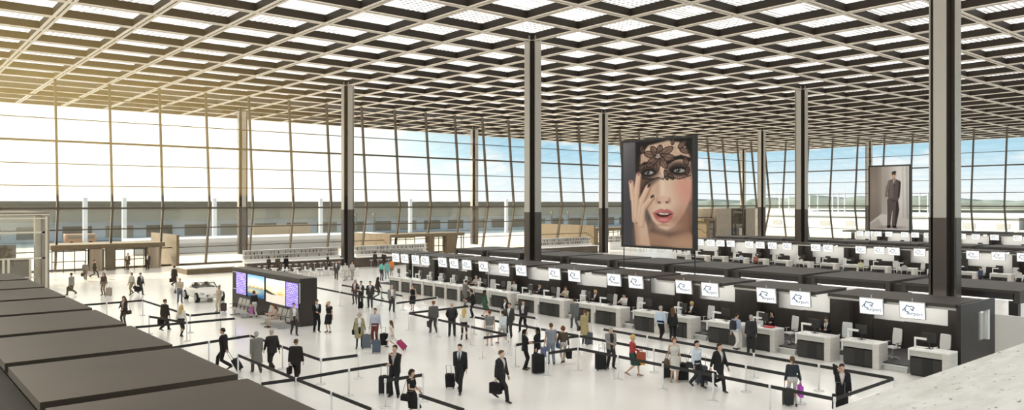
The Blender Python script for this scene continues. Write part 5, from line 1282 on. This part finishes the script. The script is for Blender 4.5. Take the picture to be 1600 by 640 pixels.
# right part of the hall, front queue
r, h = P('woman in a black trouser suit over white facing her friend with the big suitcase', 820, 577, 1.70, 'f', 95, 'cross', 'open', K, K, 'long', 'k', shirt=W_)
r, h = P('long-haired woman in black behind the big black suitcase', 839.5, 575, 1.74, 'f', 275, 'stand', 'open', K, K, 'long', 'k', shirt=(.2,.2,.2)); make_trolley('suitcase', 'big black upright suitcase in front of the two women in black', (.022,.021,.022), at(839.5,582), head2rot(180)+math.pi+.2, 0, 1.25)
r, h = P('man in a grey-blue t-shirt and jeans with a blue bag, left of a couple', 861, 569, 1.80, 'm', 350, 'holdl', 'tshirt', (.27,.28,.32), (.28,.31,.36), hc='n'); make_case(h, 'L', 'blue bag held by the man in the grey-blue t-shirt', (.16,.18,.30), 'suit'); shoulder_bag(h, 'R', 'dark blue shoulder bag between the couple', (.06,.10,.17))
r, h = P('woman in a brown jacket and pale trousers, right of a couple', 880, 568, 1.72, 'f', 355, 'carryr', 'blouse', (.10,.075,.055), (.50,.47,.43), 'bob', 'r', legs='slim'); make_case(h, 'R', 'small black case held by the woman in the brown jacket', K, 'suit')
P('man in a grey-green jacket walking towards the desks left of the beige coat', 898, 514, 1.80, 'm', 350, 'walk', 'open', (.14,.145,.14), (.10,.105,.11))
r, h = P('woman in a mustard beige coat on the phone with a dark trolley', 913.5, 538, 1.72, 'f', 25, 'phone', 'coat', (.40,.33,.17), K, 'bun', 'r', legs='slim'); make_trolley('suitcase', 'slate trolley beside the mustard beige coat', (.09,.10,.115), at(921,538), h['rz'], 0, .95); shoulder_bag(h, 'L', 'brown shoulder bag of the woman in the mustard beige coat', (.06,.045,.035))
r, h = P('man in a grey jacket with a black suitcase at the front queue belt', 954, 575, 1.76, 'm', 165, 'hold', 'open', (.27,.26,.24), (.045,.04,.038), hc='g', shirt=(.05,.04,.045)); make_trolley('suitcase', 'black suitcase left of the man in the grey jacket', (.02,.02,.021), at(940.5,579), h['rz'], 0, 1.12)
r, h = P('woman in a red top and dark green dress carrying orange bags', 988, 587, 1.72, 'f', 110, 'holdw', 'blouse', (.42,.06,.06), (.03,.075,.06), 'bob', 'y', legs='skirt', shoe=(.3,.2,.15)); make_case(h, 'L', 'orange shopping bag of the woman in the green dress', (.85,.42,.05), 'shopper'); b = make_case(h, 'R', 'red-brown shopping bag of the woman in the green dress', (.35,.09,.05), 'shopper')
r, h = P('grey-haired man in a pale blue shirt and black trousers at the desk', 1032, 532, 1.80, 'm', 40, 'stroll', 'shirt', (.52,.60,.72), K, hc='g')
r, h = P('woman in a black suit right of the man in the pale blue shirt', 1051, 532, 1.76, 'f', 15, 'carryr', 'suit', (.026,.025,.026), None, 'long', 'n'); make_case(h, 'R', 'black handbag of the suited woman at the desk', (.04,.038,.038), 'bag')
r, h = P('woman in a white patterned summer dress and sunglasses between two suitcases', 1053.5, 596, 1.74, 'f', 175, 'holdr', 'tank', (.66,.63,.58), None, 'bob', 'r', legs='dress', shoe=(.4,.3,.2)); make_trolley('suitcase', 'black suitcase right of the summer dress', (.022,.022,.023), at(1068,596), h['rz'], 0, 1.1); make_trolley('suitcase', 'dark suitcase left of the summer dress', (.03,.028,.028), at(1045,592), h['rz'], 0, 1.05); shoulder_bag(h, 'R', 'brown leather handbag of the woman in the summer dress', (.13,.075,.05))
r, h = P('man in a white shirt, tie and cap with a grey trolley', 1088, 604, 1.80, 'm', 150, 'stroll', 'shirt', (.68,.74,.82), (.035,.035,.04), hc='k', tie=NV); make_trolley('suitcase', 'slate blue-grey trolley right of the man in the white shirt', (.10,.11,.125), at(1101,600), h['rz']-.4, 0, 1.1); shoulder_bag(h, 'R', 'black backpack slung on the man in the white shirt', (.03,.03,.032), .98)
r, h = P('man in a dark suit stepping right at the front queue belt', 1123, 609, 1.84, 'm', 150, 'walk2', 'suit', (.026,.024,.024), None, hc='b', shirt=(.6,.58,.55)); make_case(h, 'R', 'black case carried by the man in the dark suit at the front queue belt', K, 'suit')
r, h = P('man in a pale blue shirt and white trousers leaning at the desk', 1150, 547, 1.80, 'm', 60, 'stroll', 'shirt', (.42,.47,.60), (.74,.72,.68), hc='b'); backpack(h, 'dark backpack of the man in white trousers', (.04,.04,.045))
r, h = P('grey-haired man in a black leather jacket at the desk, seen from behind', 1173.5, 552, 1.80, 'm', 5, 'stand', 'open', (.04,.04,.042), (.03,.03,.032), hc='g'); backpack(h, 'black backpack of the grey-haired man at the desk', (.03,.03,.032), .9)
r, h = P('woman in a dark blouse with a ponytail and a purple bag by the stone ledge', 1238, 634, 1.72, 'f', 5, 'holdr', 'blouse', (.04,.045,.055), (.55,.53,.52), 'tail', 'n', legs='slim'); make_case(h, 'R', 'bright purple shopping bag by the stone ledge', (.50,.10,.55), 'shopper'); make_trolley('suitcase', 'black and white suitcase left of the woman with the ponytail', (.05,.05,.05), at(1230,632), h['rz'], 0, .9)
r, h = P('man in a black suit on the phone, half hidden by the stone ledge', 1324, 655, 1.78, 'm', 200, 'phone', 'suit', K, None, hc='b', shirt=(.7,.6,.6)); make_trolley('suitcase', 'big black suitcase of the man on the phone', K, at(1313,655), h['rz'], 0, 1.2)
# foreground middle
r, h = P('man in a black suit with his hand at his chin beside an upright trolley', 617, 619, 1.86, 'm', 195, 'chin', 'suit', (.022,.02,.02), None, hc='b', shirt=(.5,.45,.42)); make_trolley('suitcase', 'black upright trolley left of the man with his hand at his chin', (.035,.034,.034), at(600,617), h['rz']+.2, .0, 1.05)
r, h = P('woman in a short-sleeved black dress in the near foreground holding a cup', 645, 659, 1.72, 'f', 115, 'holdw', 'tshirt', K, None, 'bob', 'b', legs='dress'); shoulder_bag(h, 'R', 'black handbag at the elbow of the foreground woman in black', K, 1.0)
cup = MB(); cup.tube([(0,0,0),(0,0,.10),(0,0,.105)], [.03,.04,.04], 12); c = cup.build('paper_cup', W_ and M_white); c.location = h['R']+Vector((0,0,-.02)); tag(c, 'white paper cup in the hand of the foreground woman in black', 'cup')
r, h = P('man in a black suit and dark tie walking towards the gallery with a small trolley', 719, 612, 1.86, 'm', 190, 'pullr', 'suit', (.026,.024,.024), None, hc='b', shirt=(.72,.75,.80), tie=(.02,.025,.04), skin='d'); make_trolley('trolley_case', 'small black trolley beside the man in the dark tie', K, at(703,607), h['rz'], .25, .85)
r, h = P('man in an open black suit striding right with a bag in the foreground', 782, 626, 1.88, 'm', 125, 'carryr', 'suit', (.03,.028,.027), None, hc='n', shirt=(.62,.60,.57), skin='d'); make_case(h, 'R', 'black bag carried by the man striding right in the foreground', K, 'suit')
# staff seated behind the desks
def staff(label, px, col, hair='short', hc='b', sex='m', pose='sit', shirt=W_, top='suit', dx=1.0):
    x = DX+dx; P(label, 0, 0, 1.74, sex, 0, pose, top, col, K, hair, hc, shirt=shirt, loc=(x, atx(px, x), .44), rz=math.pi/2+.15, tie=(.1,.1,.1) if top == 'suit' else None)
staff('check-in agent in a dark suit seated behind the third front desk from the gallery', 1292, K)
staff('dark-haired check-in agent in black with a red folder', 1207, K, 'long', 'k', 'f', top='blouse')
staff('blond check-in agent in a black jacket behind the desk with the woman in black', 1082, K, 'bob', 'y', 'f')
staff('check-in agent in a white blouse with a black strap seated below a logo screen', 976, W_, 'bun', 'k', 'f', top='blouse')
staff('fair-haired check-in agent in a dark jacket half turned away', 931.5, K, 'bob', 'y', 'f')
staff('check-in agent in a beige top left of the man in the grey-green jacket', 885, (.60,.52,.42), 'short', 'n', 'f', top='shirt')
staff('check-in agent in a dark suit seated beside the mid-hall column', 844.5, (.04,.036,.034))
staff('check-in agent in a white blouse and dark skirt left of the mid-hall column', 804.6, W_, 'bob', 'b', 'f', top='blouse')
staff('pale dressed check-in agent seated near the far desks', 745, (.5,.46,.42), 'short', 'g', 'm', top='shirt')
mb = MB(); mb.box((-.16,-.22,0), (.16,.22,.05)); c = mb.build('red_folder', mat('folder_red', (.62,.05,.07), .5), None, False, .01); c.location = (DX-.05, atx(1203, DX), 1.11); tag(c, 'red folder lying on the counter before the dark-haired agent', 'folder')
# small figures: bar guests and the second island
k = 0
for px, py, pose, col, hd in ((420,431,'stand',(.06,.05,.04),20),(434,431,'stand',(.09,.07,.05),0),(447,430,'stand',K,350),(512,432,'stroll',(.05,.045,.04),90),(586,424,'stand',(.06,.05,.045),10),(600,424,'stand',(.05,.045,.04),350)):
    P(f'dark dressed guest standing at the bar counters, {ORD[k]} from the left', 0, 0, 1.74, 'm' if k % 2 else 'f', hd, pose, 'shirt', col, col, 'short' if k % 2 else 'bob', 'b', group='bar guests', loc=(aty(px, 28.7), 28.7, 0)); k += 1
k = 0
for px, x, col, hd in ((1158,30.6,(.5,.55,.65),40),(1181,30.4,(.30,.12,.10),30),(1252,30.4,(.6,.6,.58),60),(1345,30.8,(.5,.52,.35),20),(1413,30.4,(.4,.4,.4),10),(1532,30.5,(.06,.07,.12),340),(1592,30.5,(.55,.53,.5),10)):
    P(f'traveller standing at the second check-in island, {ORD[k]} from the left', 0, 0, 1.74, 'm' if k % 2 else 'f', hd, 'stand', 'shirt', col, K, 'short' if k % 2 else 'bob', 'b', loc=(x, atx(px, x), 0), group='travellers at the second island'); k += 1
k = 0
for px, py, hd in ((1054,394,160),(1072,393,200),(1091,395,170)):
    P(f'dark dressed traveller under the woman poster, {ORD[k]} from the left', px, py, 1.76, 'm', hd, 'walk' if k != 1 else 'stroll', 'suit', K, None, group='travellers under the poster'); k += 1

mb = MB(); x, u = -7.0, atx(763, -7.0); mb.tube([(0,0,0),(0,0,1.15),(.02,-.05,1.32),(.05,-.22,1.42),(.08,-.42,1.40)], [.018,.018,.018,.018,.03], 8)
o = mb.build('gooseneck_lamp', M_white, None, True); o.location = (x, u, 1.10); tag(o, 'thin white gooseneck lamp rising from a far front check-in desk', 'lamp')
# ------------------------------------------------------------------ sky, sun, camera
w = bpy.data.worlds.new('sky'); SC.world = w; w.use_nodes = True; nt = w.node_tree; nt.nodes.clear(); N = nt.nodes.new; L = nt.links.new
o = N('ShaderNodeOutputWorld'); bg = N('ShaderNodeBackground'); tc = N('ShaderNodeTexCoord'); sp = N('ShaderNodeSeparateXYZ'); L(tc.outputs['Generated'], sp.inputs[0])
ramp = N('ShaderNodeValToRGB'); e = ramp.color_ramp.elements
e[0].position = 0.0; e[0].color = (.58,.60,.60,1); e[1].position = .30; e[1].color = (.15,.31,.43,1)
for p, c in ((.025,(.52,.59,.61,1)),(.060,(.30,.46,.54,1)),(.10,(.20,.37,.47,1))): n = e.new(p); n.color = c
L(sp.outputs['Z'], ramp.inputs[0])
# clouds
mp = N('ShaderNodeMapping'); mp.inputs['Scale'].default_value = (5,5,16); L(tc.outputs['Generated'], mp.inputs[0])
nz_ = N('ShaderNodeTexNoise'); nz_.inputs['Scale'].default_value = 2.0; nz_.inputs['Detail'].default_value = 6; nz_.inputs['Roughness'].default_value = .55; L(mp.outputs[0], nz_.inputs['Vector'])
cr = N('ShaderNodeValToRGB'); cr.color_ramp.elements[0].position = .52; cr.color_ramp.elements[1].position = .64; L(nz_.outputs['Fac'], cr.inputs[0])
cm = N('ShaderNodeMix'); cm.data_type = 'RGBA'; L(cr.outputs[0], cm.inputs[0]); L(ramp.outputs[0], cm.inputs[6]); cm.inputs[7].default_value = (.60,.61,.61,1)
# low sun haze to the left of the picture
sun_az = head2rot(300)+math.pi/2; sd = (math.cos(sun_az), math.sin(sun_az), .12)
dt = N('ShaderNodeVectorMath'); dt.operation = 'DOT_PRODUCT'; L(tc.outputs['Generated'], dt.inputs[0]); dt.inputs[1].default_value = sd
hz = N('ShaderNodeMapRange'); hz.inputs['From Min'].default_value = .48; hz.inputs['From Max'].default_value = .93; L(dt.outputs['Value'], hz.inputs[0]); hz.interpolation_type = 'SMOOTHSTEP'
hm = N('ShaderNodeMix'); hm.data_type = 'RGBA'; L(hz.outputs[0], hm.inputs[0]); L(cm.outputs[2], hm.inputs[6]); hm.inputs[7].default_value = (1.55,1.44,1.12,1)
L(hm.outputs[2], bg.inputs['Color']); bg.inputs['Strength'].default_value = 1.0; L(bg.outputs[0], o.inputs[0])
sl = bpy.data.lights.new('low_sun', 'SUN'); sl.energy = 6.0; sl.color = (1,.88,.66); sl.angle = math.radians(6)
so = bpy.data.objects.new('low_sun', sl); COL.objects.link(so)
d = Vector((math.cos(sun_az)*math.cos(math.radians(24)), math.sin(sun_az)*math.cos(math.radians(24)), math.sin(math.radians(24))))
so.rotation_euler = d.to_track_quat('Z', 'Y').to_euler(); so.location = (-60, 90, 40)
cd = bpy.data.cameras.new('camera'); cam = bpy.data.objects.new('camera', cd); COL.objects.link(cam); SC.camera = cam
cd.sensor_width = 36; cd.lens = F/1600*36; cd.shift_y = -(320-YH)/1600; cd.clip_start = .1; cd.clip_end = 4000
cam.location = (CX, CY, H); cam.rotation_euler = (math.pi/2, 0, -TH)
SC.view_settings.view_transform = 'Standard'; SC.view_settings.look = 'None'; SC.view_settings.exposure = 0.75; SC.view_settings.gamma = 1; SC.view_settings.use_curve_mapping = False
SC.cycles.use_denoising = True; SC.cycles.max_bounces = 8; SC.cycles.transparent_max_bounces = 16; SC.cycles.diffuse_bounces = 5; SC.cycles.glossy_bounces = 3; SC.cycles.caustics_reflective = False; SC.cycles.caustics_refractive = False

HAZE = .0135
# warm sunlit haze drifting in the left part of the hall
hm_ = bpy.data.materials.new('warm_haze'); hm_.use_nodes = True; nt = hm_.node_tree; nt.nodes.clear(); N = nt.nodes.new; L = nt.links.new
o = N('ShaderNodeOutputMaterial'); vs = N('ShaderNodeVolumeScatter'); vs.inputs['Color'].default_value = (1,.68,.24,1); vs.inputs['Anisotropy'].default_value = .25
tc = N('ShaderNodeTexCoord'); dp = N('ShaderNodeVectorMath'); dp.operation = 'DOT_PRODUCT'; L(tc.outputs['Object'], dp.inputs[0]); dp.inputs[1].default_value = (-C_, S_, 0)
mr = N('ShaderNodeMapRange'); mr.interpolation_type = 'SMOOTHSTEP'; c0 = -CX*C_+CY*S_
mr.inputs['From Min'].default_value = 7+CX*-C_+CY*S_; mr.inputs['From Max'].default_value = 47+CX*-C_+CY*S_; mr.inputs['To Min'].default_value = 0; mr.inputs['To Max'].default_value = HAZE
L(dp.outputs['Value'], mr.inputs[0]); L(mr.outputs[0], vs.inputs['Density']); L(vs.outputs[0], o.inputs['Volume'])
mb = MB(); mb.box((-70,-24,7.7), (-.75,43.4,ZC-.05)); hz_o = mb.build('haze', hm_); tag(hz_o, 'warm golden haze hanging under the roof in the left part of the hall', 'haze', None, 'stuff')
SC.cycles.volume_step_rate = 3.0; SC.cycles.volume_bounces = 2
